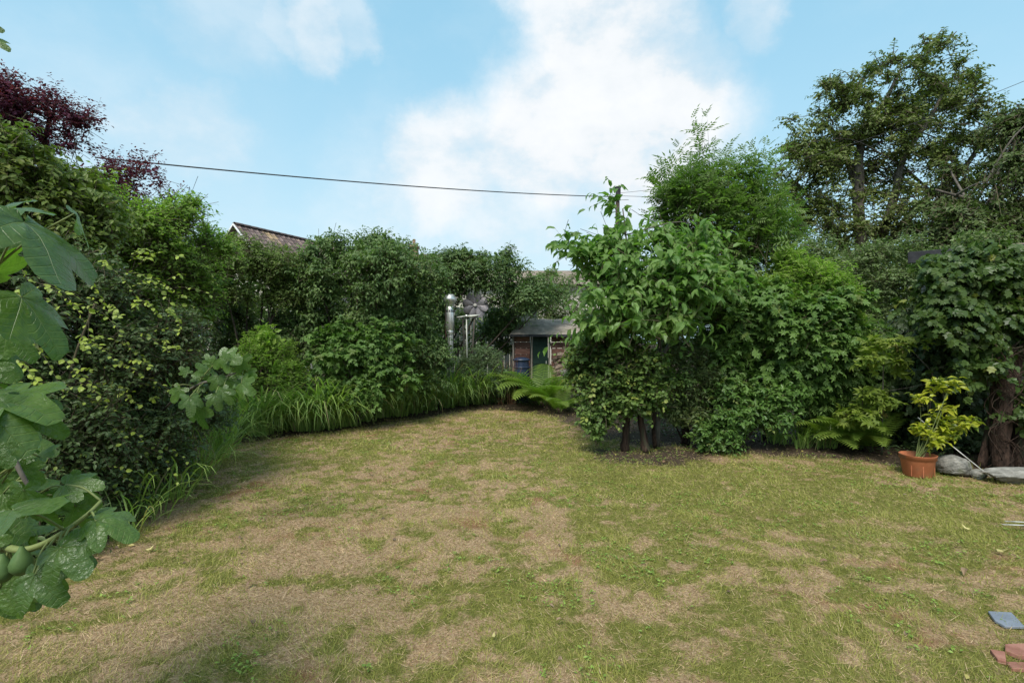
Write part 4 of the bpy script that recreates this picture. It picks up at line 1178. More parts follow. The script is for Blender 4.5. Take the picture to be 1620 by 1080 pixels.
    for jx, jy, tx, ty, d, dd, N, v in Ls:
        J = W(jx, jy, d); T = W(tx, ty, d + dd); s = np.linalg.norm(T - J) * .74
        s = max(s, .06)
        o = put_leaf(root, FIGM[v], J, T - J, N, s)
        q = allp[np.argmin(np.linalg.norm(allp - J, axis=1))]
        mid = (J + q) / 2 + np.array([0, 0, .012]); mb = MB(); mb.tube(spline([q, mid, J], 5), np.linspace(.0032, .002, 11)[:len(spline([q, mid, J], 5))], 6)
        mb.obj('petiole', M['greenstem'], root, True)
    for px, py, s in ((34, 888, .024), (4, 900, .024)):
        c = W(px, py, 1.22); m = MB(); m.lathe([(0, -s * 1.25), (s * .5, -s * 1.2), (s * .95, -s * .7), (s, -s * .2), (s * .75, s * .5), (s * .3, s * 1.2), (s * .15, s * 1.6)], c, 16); m.obj('fig', M['figfruit'], root, True)
    # second, farther fig
    r2 = thing('fig_bush', 'smaller fig with pale lobed leaves jutting from the left shrub over the lawn edge', 'tree', B0(205, 4.3))
    c0 = [B0(205, 5.2), W(225, 700, 5.1), W(262, 645, 4.6), W(310, 610, 3.85), W(345, 600, 3.8), W(385, 585, 3.8)]
    m = MB(); cc = spline(c0, 6); m.tube(cc, np.linspace(.014, .005, len(cc)), 8); m.obj('trunk', M['bark_grey'], r2, True)
    c1 = spline([W(310, 610, 3.85), W(330, 585, 3.8), W(350, 566, 3.8)], 6); m = MB(); m.tube(c1, .005, 6); m.obj('branch', M['greenstem'], r2, True)
    allp = np.concatenate([cc[14:], c1])
    L2 = [(300, 628, 305, 668), (318, 600, 300, 586), (285, 615, 265, 640), (372, 580, 398, 560), (350, 566, 388, 572), (382, 606, 402, 628), (376, 600, 404, 608), (340, 625, 352, 655), (352, 618, 372, 650), (330, 590, 310, 570), (312, 632, 278, 652),
          (305, 640, 318, 690), (296, 590, 278, 575), (360, 600, 362, 640), (345, 595, 330, 625), (322, 612, 292, 614), (335, 575, 322, 556), (392, 588, 408, 600), (270, 610, 255, 600), (360, 570, 352, 552)]
    for i, (jx, jy, tx, ty) in enumerate(L2):
        d = 3.75 + random.uniform(-.12, .12); J = W(jx, jy, d); T = W(tx, ty, d - random.uniform(0, .08)); s = max(np.linalg.norm(T - J) * .74, .08)
        put_leaf(r2, FIGM[i % 8], J, T - J, nrm(np.array([random.uniform(-.7, .7), -.5, random.uniform(.1, 1)])), s * random.uniform(.8, 1.15))
        q = allp[np.argmin(np.linalg.norm(allp - J, axis=1))]
        m = MB(); m.tube([q, (q + J) / 2 + np.array([0, 0, .01]), J], .0028, 5); m.obj('petiole', M['greenstem'], r2, True)
    for px, py in ((372, 612), (200, 620), (345, 606)):
        s = .018; c = W(px, py, 3.75); m = MB(); m.lathe([(0, -s * 1.25), (s * .5, -s * 1.2), (s * .95, -s * .7), (s, -s * .2), (s * .75, s * .5), (s * .3, s * 1.2), (s * .15, s * 1.6)], c, 12)
        if px != 200: m.obj('fig', M['figfruit'], r2, True)


M['figfruit'] = rough_mat('unripe_fig', (.06, .11, .035), (.1, .16, .05), 20, .45, .2)
build_figs()


# ------------------------------------------------------------------ strap-leaved clumps
def blade_mesh(name, L, w, arch, seed, mat, seg=6):
    rs = random.Random(seed); V = []; r = rs.random(); F = []
    el = R(rs.uniform(62, 84)); p = np.array([0.0, 0, 0]); tw = rs.uniform(-.6, .6)
    for i in range(seg + 1):
        t = i / seg; ww = w * (.6 + .8 * t if t < .4 else 1.0 - ((t - .4) / .6) ** 1.7) * .5 + .0004
        yd = np.array([math.sin(tw * t) * .3, math.cos(tw * t), .0])
        V += [tuple(p + yd * ww), tuple(p - yd * ww)]
        p = p + np.array([math.cos(el), 0, math.sin(el)]) * L / seg; el -= arch / seg * (.5 + 1.2 * t)
    for i in range(seg): a = 2 * i; F.append((a, a + 1, a + 3, a + 2))
    return np.array(V), F


def strap_clump(loc, nbl, L, w, label, name='strap_leaf_clump', seed=0, mat='strap', nsingle=10, spread=.12, deadf=.05, lean=(0, 0), arch=2.1):
    rs = random.Random(seed)
    root = thing(name, label, 'plant', loc, 'clumps of long strap-shaped leaves edging the lawn')
    mb = []; n0 = 0; VV = []; LL = []; TT = []; RR = []; YY = []
    base = np.array(loc, float)
    for i in range(nbl):
        th = rs.uniform(0, 2 * math.pi)
        if rs.random() < .55: th = -math.pi / 2 + rs.gauss(0, .8)
        V, F = blade_mesh('blade', L * rs.uniform(.55, 1.15), w * rs.uniform(.7, 1.2), arch * rs.uniform(.5, 1.25), rs.random() * 1e6, None)
        c, s = math.cos(th), math.sin(th)
        Rz = np.array([[c, -s, 0], [s, c, 0], [0, 0, 1]])
        off = np.array([math.cos(th), math.sin(th), 0]) * rs.uniform(0, spread) + np.array([rs.gauss(0, spread * .6), rs.gauss(0, spread * .4), 0])
        V = V @ Rz.T + base + off + np.array([0, 0, -.01])
        V[:, :2] += np.array(lean) * (V[:, 2:3] - base[2]) * .6
        V[:, 2] = np.maximum(V[:, 2], .012)
        rnd = rs.random(); yg = 1.0 if rs.random() < deadf else (rs.random() * .1)
        if i >= nbl - nsingle:
            me = np_mesh('blade', V - base, np.array(F).ravel(), [4] * len(F), {'rnd': np.full(len(V), rnd), 'yng': np.full(len(V), yg)}, M[mat])
            o = bpy.data.objects.new('blade', me); COL.objects.link(o); o.parent = root
        else:
            VV.append(V); LL.append(np.array(F).ravel() + n0); TT += [4] * len(F); n0 += len(V); RR.append(np.full(len(V), rnd)); YY.append(np.full(len(V), yg))
    me = np_mesh('foliage', np.concatenate(VV), np.concatenate(LL), TT, {'rnd': np.concatenate(RR), 'yng': np.concatenate(YY)}, M[mat])
    link('foliage', me, root, kind='stuff')


edge = [(350, 690), (385, 687), (412, 690), (440, 683), (470, 684), (497, 683), (520, 680), (548, 676), (572, 668), (600, 662), (628, 660), (655, 655), (680, 650), (706, 646), (730, 643), (757, 640), (782, 638), (808, 636)]
marks = ['beside the small fig', 'just right of the small fig', 'third from the small fig', 'under the bright young bush', 'below the right side of the young bush', 'left foot of the sycamore sapling', 'in front of the sycamore sapling',
         'centre foot of the sycamore sapling', 'right foot of the sycamore sapling', 'at the right end of the sycamore sapling', 'halfway between sycamore sapling and steel flue', 'just left of the steel flue', 'at the foot of the steel flue', 'in front of the thin rod',
         'in front of the blue-green bush', 'second left of the water butt', 'nearest the water butt on its left', 'between water butt and fern']
for i, (px, py) in enumerate(edge):
    g = G(px, py); g[1] += .12
    strap_clump(g, 92, random.uniform(1.15, 1.5), .026, 'strap-leaved clump ' + marks[i], seed=100 + i, lean=(random.uniform(-.2, .2), -.35), arch=2.7)
for i in range(13):     # a second row behind
    px = 400 + i * 33 + random.uniform(-8, 8); py = 676 - i * 3.6
    g = G(px, py); g[1] += .75
    strap_clump(g, 60, random.uniform(1.0, 1.3), .024, 'strap-leaved clump in the hind row, number %d counted from the young bush towards the water butt' % (i + 1) if False else 'taller strap-leaved clump of the hind row, ' + ['below the privet bush', 'behind the young bush', 'right behind the young bush', 'left behind the sycamore sapling', 'under the sycamore sapling', 'behind the sycamore sapling trunk', 'right behind the sycamore sapling', 'at the dark gap right of the sycamore sapling', 'before the border shrub', 'right of the border shrub', 'behind the steel flue foot', 'behind the thin rod', 'against the blue-green bush'][i],
                seed=200 + i, nsingle=4)
lab = ['arching grassy clump at the lawn edge under the small fig', 'arching grassy clump left of the small fig foot', 'grassy clump with long pale blades falling on the lawn at left', 'grassy clump tucked under the dark shrub at left', 'grassy clump nearest the big fig leaves at left', 'grassy clump in shade behind the small fig leaves']
for i, (px, py, n, L) in enumerate([(338, 722, 120, 1.0), (305, 752, 110, .95), (262, 785, 50, .85), (225, 812, 36, .75), (190, 845, 26, .65), (352, 700, 90, 1.05)]):
    g = G(px, py); g[0] += .12; g[1] -= .1
    strap_clump(g, n, L, .012 if i != 2 else .016, lab[i], name='grassy_clump', seed=300 + i, nsingle=6, lean=(.35, -.2), arch=2.4)
lab = ['dark strap-leaved clump between the right ferns and the laurel', 'strap-leaved clump under the left fern fronds at right', 'slim strap-leaved clump behind the right ferns']
for i, (px, py) in enumerate([(1275, 712), (1315, 712), (1240, 705)]):
    g = G(px, py); g[1] += .15
    strap_clump(g, 55, .5, .016, lab[i], seed=330 + i, nsingle=8)


# ------------------------------------------------------------------ ferns
def frond_mesh(seed, L=1.0):
    rs = random.Random(seed); V = []; F = []; el = R(rs.uniform(52, 70)); p = np.array([0.0, 0, 0]); seg = 26; arch = rs.uniform(1.1, 1.7)
    prev = None; rr = []
    for i in range(seg + 1):
        t = i / seg
        T = np.array([math.cos(el), 0, math.sin(el)]); up = np.array([-math.sin(el), 0, math.cos(el)])
        n = len(V); V += [tuple(p + np.array([0, .005 * (1.1 - t), 0])), tuple(p - np.array([0, .005 * (1.1 - t), 0]))]
        if i: F.append((n - 2 if prev is None else prev, (n - 2 if prev is None else prev) + 1, n + 1, n))
        prev = n
        if t > .12 and i < seg:
            ln = .2 * math.sin(math.pi * min(1, (t - .05) / .95) ** .75) ** .8 + .012
            for s in (-1, 1):
                a = nrm(T * .35 + np.array([0, s, 0]) + up * .12 + np.array([0, 0, -.12])); b = T
                q = p; w_ = .021
                k = len(V)
                V += [tuple(q - b * w_ * .5), tuple(q + a * ln * .5 - b * w_ * .75), tuple(q + a * ln + np.array([0, 0, -.02])), tuple(q + a * ln * .5 + b * w_ * .7), tuple(q + b * w_ * .45)]
                F.append((k, k + 1, k + 2, k + 3, k + 4) if s < 0 else (k + 4, k + 3, k + 2, k + 1, k))
        p = p + T / seg; el -= arch / seg * (.4 + 1.2 * t)
    V = np.array(V) * L
    r = rs.random() * .8
    return np_mesh('frond', V, np.concatenate([np.array(f) for f in F]), [len(f) for f in F], {'rnd': np.full(len(V), r), 'yng': np.full(len(V), .25 * rs.random() ** 2)}, M['fern'])


FROND = [frond_mesh(i) for i in range(7)]


def fern(loc, n, L, label, dirs=None, seed=0):
    rs = random.Random(seed); root = thing('fern', label, 'fern', loc, 'ferns')
    for i in range(n):
        th = 2 * math.pi * i / n + rs.uniform(-.3, .3) if dirs is None else R(rs.choice(dirs) + rs.uniform(-22, 22))
        o = bpy.data.objects.new('frond', rs.choice(FROND)); COL.objects.link(o); o.parent = root
        s = L * rs.uniform(.75, 1.1); o.location = (rs.gauss(0, .03), rs.gauss(0, .03), 0); o.scale = (s, s, s)
        o.rotation_euler = (rs.uniform(-.15, .15), rs.uniform(-.1, .35), th)
    m = MB(); m.lathe([(.07, 0), (.06, .06), (.03, .1), (0, .12)], loc, 10); m.obj('crown_base', M['bark_red'], root)


fern(G(858, 646) + np.array([0, .35, 0]), 24, 1.55, 'large upright fern in front of the shed door', seed=1)
fern(G(885, 655) + np.array([0, .3, 0]), 12, 1.0, 'smaller fern leaning from the big fern towards the hornbeam', seed=2)
fern(G(1330, 712) + np.array([0, .25, 0]), 14, 1.05, 'wide low fern left of the orange pot', [180, 200, 225, 250, 290, 340, 20], seed=3)
fern(G(1400, 722) + np.array([0, .3, 0]), 14, 1.05, 'fern directly behind and left of the orange pot', [170, 200, 250, 280, 320, 0, 90], seed=4)
fern(G(1380, 700) + np.array([0, .5, 0]), 10, 1.15, 'taller fern against the dark ivy wall', [180, 230, 270, 310, 0], seed=5)


# ------------------------------------------------------------------ dead stalks
def stalks():
    root = thing('dead_stalks', 'clump of dry red-brown stalks left of the water butt', 'plant', B0(800, 12.9)); m = MB()
    for i in range(70):
        x = B0(random.uniform(785, 818), 12.4)
        x[1] += random.uniform(-.25, .25); h = random.uniform(.6, 1.15); dx = random.gauss(0, .12); dy = random.gauss(0, .1)
        m2 = m if i > 14 else MB()
        m2.tube(spline([x, x + np.array([dx * .3, dy, h * .6]), x + np.array([dx, dy * 1.5, h])], 4), np.linspace(.006, .002, 7), 4)
        if i <= 14: m2.obj('stalk', M['bark_red2'], root)
    m.obj('fine_stalks', M['bark_red2'], root, kind='stuff')


M['bark_red2'] = rough_mat('dry_stalk', (.17, .075, .04), (.34, .2, .12), 20, .9, .2)
stalks()

# ------------------------------------------------------------------ centre right thicket
d = 6.8
b = G(1050, 700)
plant('broadleaf_shrub', 'tall shrub with big drooping bright leaves in front of the utility pole', 'shrub', B0(1040, 7.3),
      [blob(1010, 430, 80, 66, 6.8, .5), blob(965, 405, 36, 50, 6.7, .35), blob(985, 340, 20, 40, 6.8, .18), blob(1085, 440, 65, 55, 6.6, .45), blob(1040, 484, 70, 36, 6.6, .4), blob(945, 475, 50, 45, 6.6, .4), blob(925, 385, 30, 14, 6.7, .2), blob(1030, 350, 36, 45, 7, .3), blob(970, 520, 42, 26, 6.8, .3), blob(1095, 380, 45, 40, 6.9, .3)],
      'ovaldroop', 'bigleaf', .165, 76, .27, 560, 8, .54, stems=[([B0(1040, 7.3), W(1043, 600, 7.2), W(1050, 560, 7.15), W(1075, 520, 7.1), W(1085, 470, 7.0)], .035, .018), ([W(1048, 575, 7.15), W(1035, 500, 7.0), W(1000, 430, 6.9), W(985, 330, 6.8)], .028, .008)],
      nlimb=14, r0=.018, bark='bark_grey', droop=.3, ldroop=.5, young=.05, singles=295, cell=12, side=.6, nup=.5, twig=.003, twigfrac=1, fill=2)
plant('ash_sapling', 'tall feathery ash saplings reaching highest behind the broad-leaved shrub', 'sapling', B0(1120, 8.2),
      [blob(1110, 330, 60, 55, 8, .5), blob(1107, 250, 14, 40, 8, .15), blob(1150, 290, 22, 38, 8, .2), blob(1190, 300, 18, 42, 8, .2), blob(1060, 320, 40, 42, 8, .3), blob(1180, 360, 55, 50, 8, .4), blob(1060, 300, 30, 30, 8, .25), blob(1130, 410, 90, 60, 8, .5), blob(1225, 345, 22, 36, 8.1, .2), blob(1200, 430, 60, 60, 8, .4), blob(1140, 500, 90, 60, 8.1, .4), blob(1040, 480, 60, 70, 8.4, .4)],
      'pinnate', 'ash', .28, 110, .22, 950, 6, .6, stems=[([B0(1110, 8.2), W(1112, 500, 8.1), W(1105, 350, 8), W(1107, 225, 8)], .03, .004), ([B0(1150, 8.2), W(1160, 500, 8.1), W(1172, 380, 8), W(1192, 268, 8)], .03, .004), ([B0(1080, 8.2), W(1070, 480, 8.1), W(1058, 290, 8)], .025, .004)],
      nlimb=14, r0=.012, bark='bark_grey', up=.9, droop=.05, out=.5, ldroop=.1, young=.08, twig=.003, twigfrac=1, fill=0)
plant('maple_thicket', 'dense dark maple-leaved tree right of the broad-leaved shrub with shaded trunk', 'tree', B0(1120, 7.6),
      [blob(1180, 480, 70, 60, 7.3, .5), blob(1240, 520, 80, 65, 7.3, .5), blob(1170, 560, 70, 60, 7.4, .5), blob(1290, 560, 60, 60, 7.3, .4), blob(1240, 600, 70, 50, 7.5, .4), blob(1320, 500, 40, 45, 7.4, .35), blob(1110, 450, 40, 44, 7.4, .4)],
      'maple', 'maple', .105, 120, .24, 2300, 7, .34, stems=[([G(1118, 702), W(1122, 620, 7.5), W(1130, 540, 7.5), W(1160, 470, 7.4)], .085, .03), ([B0(1210, 7.8), W(1215, 600, 7.7), W(1230, 500, 7.5)], .04, .015)],
      nlimb=16, r0=.03, bark='bark_red', droop=.3, ldroop=.45, young=.03, singles=295, cell=9)
plant('golden_ash_bush', 'yellow-green feathery bush topping the thicket, left of the shed fascia', 'bush', B0(1270, 7.9),
      [blob(1270, 440, 45, 38, 7.6, .35), blob(1310, 470, 40, 40, 7.6, .3), blob(1240, 410, 30, 26, 7.7, .25), blob(1340, 500, 34, 40, 7.6, .3), blob(1225, 460, 40, 40, 7.6, .3), blob(1300, 430, 26, 20, 7.7, .2)],
      'narrow', 'pale', .085, 60, .2, 1300, 9, .32, nlimb=10, r0=.018, up=.5, young=.22, droop=.3)
plant('right_ash_bush', 'shaded feathery bush under the golden bush reaching down to the ferns', 'bush', B0(1330, 7.7),
      [blob(1330, 560, 60, 60, 7.5, .35), blob(1290, 620, 70, 50, 7.6, .35), blob(1380, 600, 50, 50, 7.6, .3), blob(1370, 530, 40, 40, 7.7, .3)],
      'pinnate', 'maple', .2, 60, .2, 480, 6, .34, nlimb=10, r0=.018, up=.3, droop=.3)
plant('hornbeam', 'low twin-trunked hornbeam with small round leaves, some yellow, at the lawn edge', 'tree', G(1005, 712),
      [blob(960, 600, 50, 38, 7.0, .35), blob(1000, 575, 60, 40, 7.0, .4), blob(950, 640, 46, 34, 6.9, .3), blob(1015, 625, 50, 28, 6.9, .35), blob(975, 555, 40, 30, 7.1, .3), blob(945, 670, 26, 22, 6.85, .2), blob(1050, 600, 30, 30, 7.1, .25), blob(925, 570, 24, 40, 7.1, .2), blob(935, 530, 26, 22, 7.1, .2)],
      'round', 'hornbeam', .062, 90, .17, 1900, 8, .26, stems=[([G(988, 712), W(990, 690, 7.05), W(992, 640, 7.05), W(985, 580, 7.05)], .068, .03), ([G(1022, 715), W(1018, 690, 7.0), W(1012, 640, 7.0), W(1020, 570, 7.05)], .06, .028), ([G(1036, 708), W(1034, 660, 7.1), W(1040, 590, 7.1)], .035, .015)],
      nlimb=14, r0=.022, bark='bark_red', droop=.25, young=.1, singles=290, cell=8, twigfrac=1)
plant('camellia_bush', 'loose narrow-leaved evergreen bush right of the hornbeam trunks', 'bush', B0(1085, 7.5),
      [blob(1085, 610, 42, 40, 7.3, .3), blob(1110, 580, 30, 40, 7.3, .25), blob(1075, 650, 44, 28, 7.3, .3), blob(1060, 560, 30, 30, 7.4, .25)],
      'thin', 'camellia', .075, 50, .18, 800, 8, .26, nlimb=10, r0=.016, bark='bark_red', droop=.15, young=.08, singles=200, cell=8)
M['laurel'] = leaf_mat('laurel_leaf', (.025, .062, .022), (.055, .115, .038), (.2, .22, .06), rough=.38)
plant('low_laurel', 'low glossy leafy bush at the lawn edge under the maple thicket', 'bush', B0(1165, 7.1),
      [blob(1165, 665, 50, 36, 7.0, .3), blob(1210, 640, 40, 36, 7.0, .3), blob(1130, 685, 30, 22, 6.95, .22), blob(1170, 625, 50, 30, 7.1, .3), blob(1235, 620, 26, 24, 7.0, .2)],
      'oval', 'laurel', .075, 55, .18, 900, 8, .26, nlimb=10, r0=.014, young=.05, singles=250, cell=8)
plant('palmate_sapling', 'young tree with flat yellow-green hand-shaped leaves before the dark ivy wall', 'sapling', B0(1395, 6.9),
      [blob(1400, 548, 40, 14, 6.5, .3), blob(1440, 552, 28, 14, 6.5, .25), blob(1375, 568, 24, 16, 6.5, .2), blob(1420, 575, 30, 10, 6.6, .2), blob(1385, 625, 30, 14, 6.6, .2), blob(1360, 650, 30, 18, 6.6, .2)],
      'palmate', 'palmate', .125, 30, .12, 84, 4, .2, stems=[([B0(1395, 6.8), W(1396, 640, 6.7), W(1398, 560, 6.5)], .012, .006), ([B0(1470, 6.8), W(1472, 620, 6.6), W(1474, 590, 6.5), W(1440, 552, 6.5)], .01, .005)], nlimb=5, r0=.008, bark='bark_grey', droop=.1, ldroop=.1, young=.06, fill=0, singles=250, cell=5)
plant('hind_hedge', 'grey-green mixed hedge beyond the right thicket and ivy wall', 'hedge', B0(1400, 11),
      [blob(1300, 430, 80, 60, 11, .7), blob(1390, 440, 80, 60, 11, .7), blob(1470, 450, 70, 60, 10.8, .6), blob(1400, 510, 110, 50, 10.8, .6), blob(1550, 430, 90, 50, 11, .6), blob(1430, 400, 50, 24, 11, .4), blob(1540, 380, 50, 20, 11.2, .4)],
      'diamond', 'midback', .075, 120, .32, 4300, 8, .36, nlimb=10, r0=.03, young=.04, droop=.3)

# ------------------------------------------------------------------ ivy wall, ivy-clad outbuilding, old trunk
def outbuilding():
    o0 = W(1449, 0, 7.2); zt = W(0, 407, 7.2)[2]
    root = thing('ivy_outbuilding', 'outbuilding at right hidden under ivy, its dark flat-roof fascia showing', 'outbuilding', (o0[0], o0[1], 0))
    def lb(name, mat, c, h, **kw):
        m = MB(); m.box((0, 0, 0), h); o = m.obj(name, M[mat], root, **kw); o.matrix_parent_inverse = Matrix.Identity(4); o.location = c; return o
    lb('wall', 'stone', (1.45, 1.1, zt / 2 - .06), (1.3, .9, zt / 2 - .05))
    for k in range(3): lb('fascia', 'fascia', (.2 + k * .9 - (.05 if k == 0 else 0), -.012 * (k == 0), zt), (.24 if k == 0 else .445, .02, .08), bevel=.005) if k < 1 else lb('fascia', 'fascia', (.44 + (k - .5) * 1.2, 0, zt - .01), (.595, .018, .075), bevel=.005)
    lb('roof', 'felt', (1.4, .95, zt + .07), (1.4, .94, .012))
    lb('post', 'bark', (.2, .14, zt / 2 - .05), (.05, .05, zt / 2 - .06))
    root.rotation_euler = (0, 0, R(-36))
    r2 = thing('ivy_wall', 'dark ivy-covered garden wall behind the palmate sapling and ferns', 'wall', B0(1420, 7.6))
    xa, xb = W(1290, 0, 8.0)[0], W(1720, 0, 8.0)[0]
    m = MB(); m.box(((xa + xb) / 2, 8.05, .82), ((xb - xa) / 2, .12, .86)); m.obj('masonry', M['stone'], r2)


outbuilding()
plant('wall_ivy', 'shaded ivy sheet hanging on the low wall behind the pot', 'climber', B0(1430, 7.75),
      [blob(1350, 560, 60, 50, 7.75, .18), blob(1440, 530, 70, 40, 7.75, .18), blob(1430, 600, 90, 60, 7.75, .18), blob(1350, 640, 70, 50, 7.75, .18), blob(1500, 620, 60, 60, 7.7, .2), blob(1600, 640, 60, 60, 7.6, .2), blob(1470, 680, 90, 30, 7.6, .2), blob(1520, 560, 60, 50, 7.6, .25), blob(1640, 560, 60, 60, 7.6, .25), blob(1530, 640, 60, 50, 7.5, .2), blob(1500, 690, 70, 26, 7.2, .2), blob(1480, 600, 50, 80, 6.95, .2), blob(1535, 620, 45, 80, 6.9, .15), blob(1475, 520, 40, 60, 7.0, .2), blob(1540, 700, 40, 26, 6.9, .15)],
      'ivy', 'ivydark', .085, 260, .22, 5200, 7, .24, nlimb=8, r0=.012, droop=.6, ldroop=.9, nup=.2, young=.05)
env = [blob(1540, 440, 75, 50, 6.3, .4), blob(1500, 470, 50, 55, 6.2, .35), blob(1590, 430, 60, 45, 6.2, .4), blob(1600, 500, 60, 50, 6.1, .35), blob(1540, 520, 60, 36, 6.1, .35), blob(1480, 440, 28, 34, 6.3, .25), blob(1560, 400, 60, 18, 6.4, .3), blob(1650, 470, 60, 80, 6.2, .35), blob(1545, 570, 40, 20, 6.0, .2), blob(1618, 640, 10, 50, 5.95, .06)]
bt = G(1585, 742)
plant('ivy_clad_tree', 'old brown trunk at the right edge carrying a heavy head of ivy', 'tree', bt, env, 'ivy', 'ivy', .088, 110, .22, 2000, 7, .26,
      stems=[([bt, W(1582, 690, 6.0), W(1590, 620, 6.0), W(1580, 560, 6.05), W(1560, 480, 6.2)], .105, .06), ([bt + np.array([.2, .05, 0]), W(1612, 690, 6.05), W(1606, 600, 6.05), W(1615, 520, 6.1)], .075, .045), ([bt + np.array([-.16, .1, 0]), W(1566, 680, 6.15), W(1575, 610, 6.1)], .05, .04)],
      nlimb=12, r0=.03, bark='bark_red', droop=.5, ldroop=.75, nup=.4, young=.05, tipyoung=.06, singles=295, cell=10)


def bare_twigs():
    r = thing('dry_vine', 'tangle of thin bare vine stems around the old trunk at right', 'vine', (bt[0], bt[1] - .1, 0))
    for i in range(14):
        a = bt + np.array([random.uniform(-.3, .35), random.uniform(-.2, .05), 0]); P = [a]
        for k in range(1, 7): P.append(bt + np.array([random.uniform(-.3, .35), -.14 + random.uniform(-.05, .05), k * .25]))
        m = MB(); m.tube(spline(P, 4), random.uniform(.003, .006), 5, False); m.obj('stem', M['bark_red'], r, True)


bare_twigs()


# ------------------------------------------------------------------ orange pot with spotted laurel, rocks, cane
def build_pot():
    c = G(1452, 752); c[2] = 0; k = c[1] / 810
    root = thing('plant_pot', 'orange terracotta-coloured plastic pot at the bed edge', 'plant pot', c)
    R0 = 24.5 * k; H = 34 * k
    m = MB(); m.lathe([(0, .0), (R0 * .74, .0), (R0 * .78, .01), (R0 * .93, H * .82), (R0 * .95, H * .84), (R0 * .92, H * .8), (R0 * .84, H * .7)], c, 40); m.obj('body', M['terracotta'], root, True)
    m = MB(); m.lathe([(R0 * .93, H * .8), (R0 * .99, H * .805), (R0 * 1.0, H * .98), (R0 * 1.02, H), (R0 * .96, H), (R0 * .94, H * .82), (R0 * .86, H * .75)], c, 40); m.obj('rim', M['terracotta'], root, True)
    m = MB(); m.lathe([(0, H * .8), (R0 * .9, H * .79)], c, 20); m.obj('soil', M['soil'], root)
    for a in (-50, -110, -150):
        m = MB(); p = c + np.array([math.cos(R(a)) * R0 * .86, math.sin(R(a)) * R0 * .86, H * .35]); m.box(p, (.003, .006, H * .3), rot=R(a)); m.obj('foot_rib', M['terracotta'], root, bevel=.002)
    env = []
    def e(px, py, rx, ry): return (*W(px, py, c[1]), rx * k, .13, ry * k)
    env = [e(1485, 650, 24, 18), e(1475, 680, 36, 20), e(1518, 668, 24, 10), e(1450, 618, 14, 16), e(1488, 610, 16, 16), e(1470, 700, 30, 14), e(1495, 690, 14, 12)]
    base = c + np.array([0, 0, H * .79])
    r, P = plant('spotted_laurel', 'bright yellow-leaved spotted laurel growing in the orange pot', 'plant', base, env, 'ovaldroop', 'aucuba', .1, 34, .06, 88, 6, .13,
                 nlimb=12, r0=.006, fill=0, bark='greenstem', up=.7, out=.6, droop=.1, ldroop=.15, young=.16, singles=295, cell=5, side=.9, twig=.002, twigfrac=1, minz=.1)


build_pot()


def rock(name, label, px, py, wpx, hpx, seed, flat=False, mat='stone'):
    c = G(px, py); k = c[1] / 810; rs = np.random.default_rng(seed)
    me = bpy.data.meshes.new(name); import bmesh
    bm = bmesh.new(); bmesh.ops.create_icosphere(bm, subdivisions=5, radius=1)
    pl = [(nrm(rs.normal(size=3)), rs.uniform(.6, .85)) for _ in range(9)]
    for v in bm.verts:
        p = np.array(v.co)
        for n_, d_ in pl:
            t = p.dot(n_)
            if t > d_: p = p - n_ * (t - d_)
        f_ = float(fbm(np.array([p[0] * 2.5 + p[1] * 1.3 + seed]), np.array([p[2] * 3 + p[1] * 2.1]), seed, 4, .6)[0]); p = p * (1 + .28 * (f_ - .5))
        v.co = Vector(p * np.array([wpx * k * .5, min(wpx, 60) * k * .42, hpx * k * .62]))
    bm.to_mesh(me); bm.free(); me.materials.append(M[mat])
    a = me.attributes.new('rnd', 'FLOAT', 'POINT'); a.data.foreach_set('value', np.full(len(me.vertices), .5, np.float32))
    o = link(name, me); o.location = (c[0], c[1], hpx * k * .42); o.rotation_euler = (0, 0, rs.uniform(-.4, .4) if not flat else -.15)
    o['label'] = label; o['category'] = 'rock'


rock('rock', 'rounded grey-white rock just right of the orange pot', 1510, 750, 56, 34, 3)
rock('rock', 'long flat grey stone slab reaching the right edge at the trunk foot', 1620, 764, 130, 24, 8, True)
rock('rock', 'small brown stone between the round rock and the flat slab', 1548, 756, 30, 14, 12)
m = MB(); m.tube([W(1452, 660, 5.95), W(1500, 700, 5.7), G(1568, 755, .06)], .0055, 6); o = m.obj('garden_cane', M['straw_cane'] if 'straw_cane' in M else M['barge'], None, True); o['label'] = 'thin pale cane leaning from the potted laurel down to the flat slab'; o['category'] = 'cane'


# ------------------------------------------------------------------ things lying on the lawn
def slab(name, label, pts, z, h, mat, cat, tilt=0.0):
    P = np.array([G(px, py) for px, py in pts]); P[:, 2] = z + tilt * (P[:, 0] - P[:, 0].min())
    n = len(P); V = np.concatenate([P - np.array([0, 0, h]), P]); V[:n] += (V[:n] - V[:n].mean(0)) * np.array([.02, .02, 0])
    m = MB(); m.add(V, [tuple(range(n, 2 * n)), tuple(range(n))[::-1]] + [(i, (i + 1) % n, (i + 1) % n + n, i + n) for i in range(n)], random.random())
    o = m.obj(name, M[mat], None, bevel=.003); o['label'] = label; o['category'] = cat


def ccw(pts):
    P = np.array([G(*p)[:2] for p in pts]); a = 0
    for i in range(len(P)): j = (i + 1) % len(P); a += P[i][0] * P[j][1] - P[j][0] * P[i][1]
    return pts if a > 0 else pts[::-1]


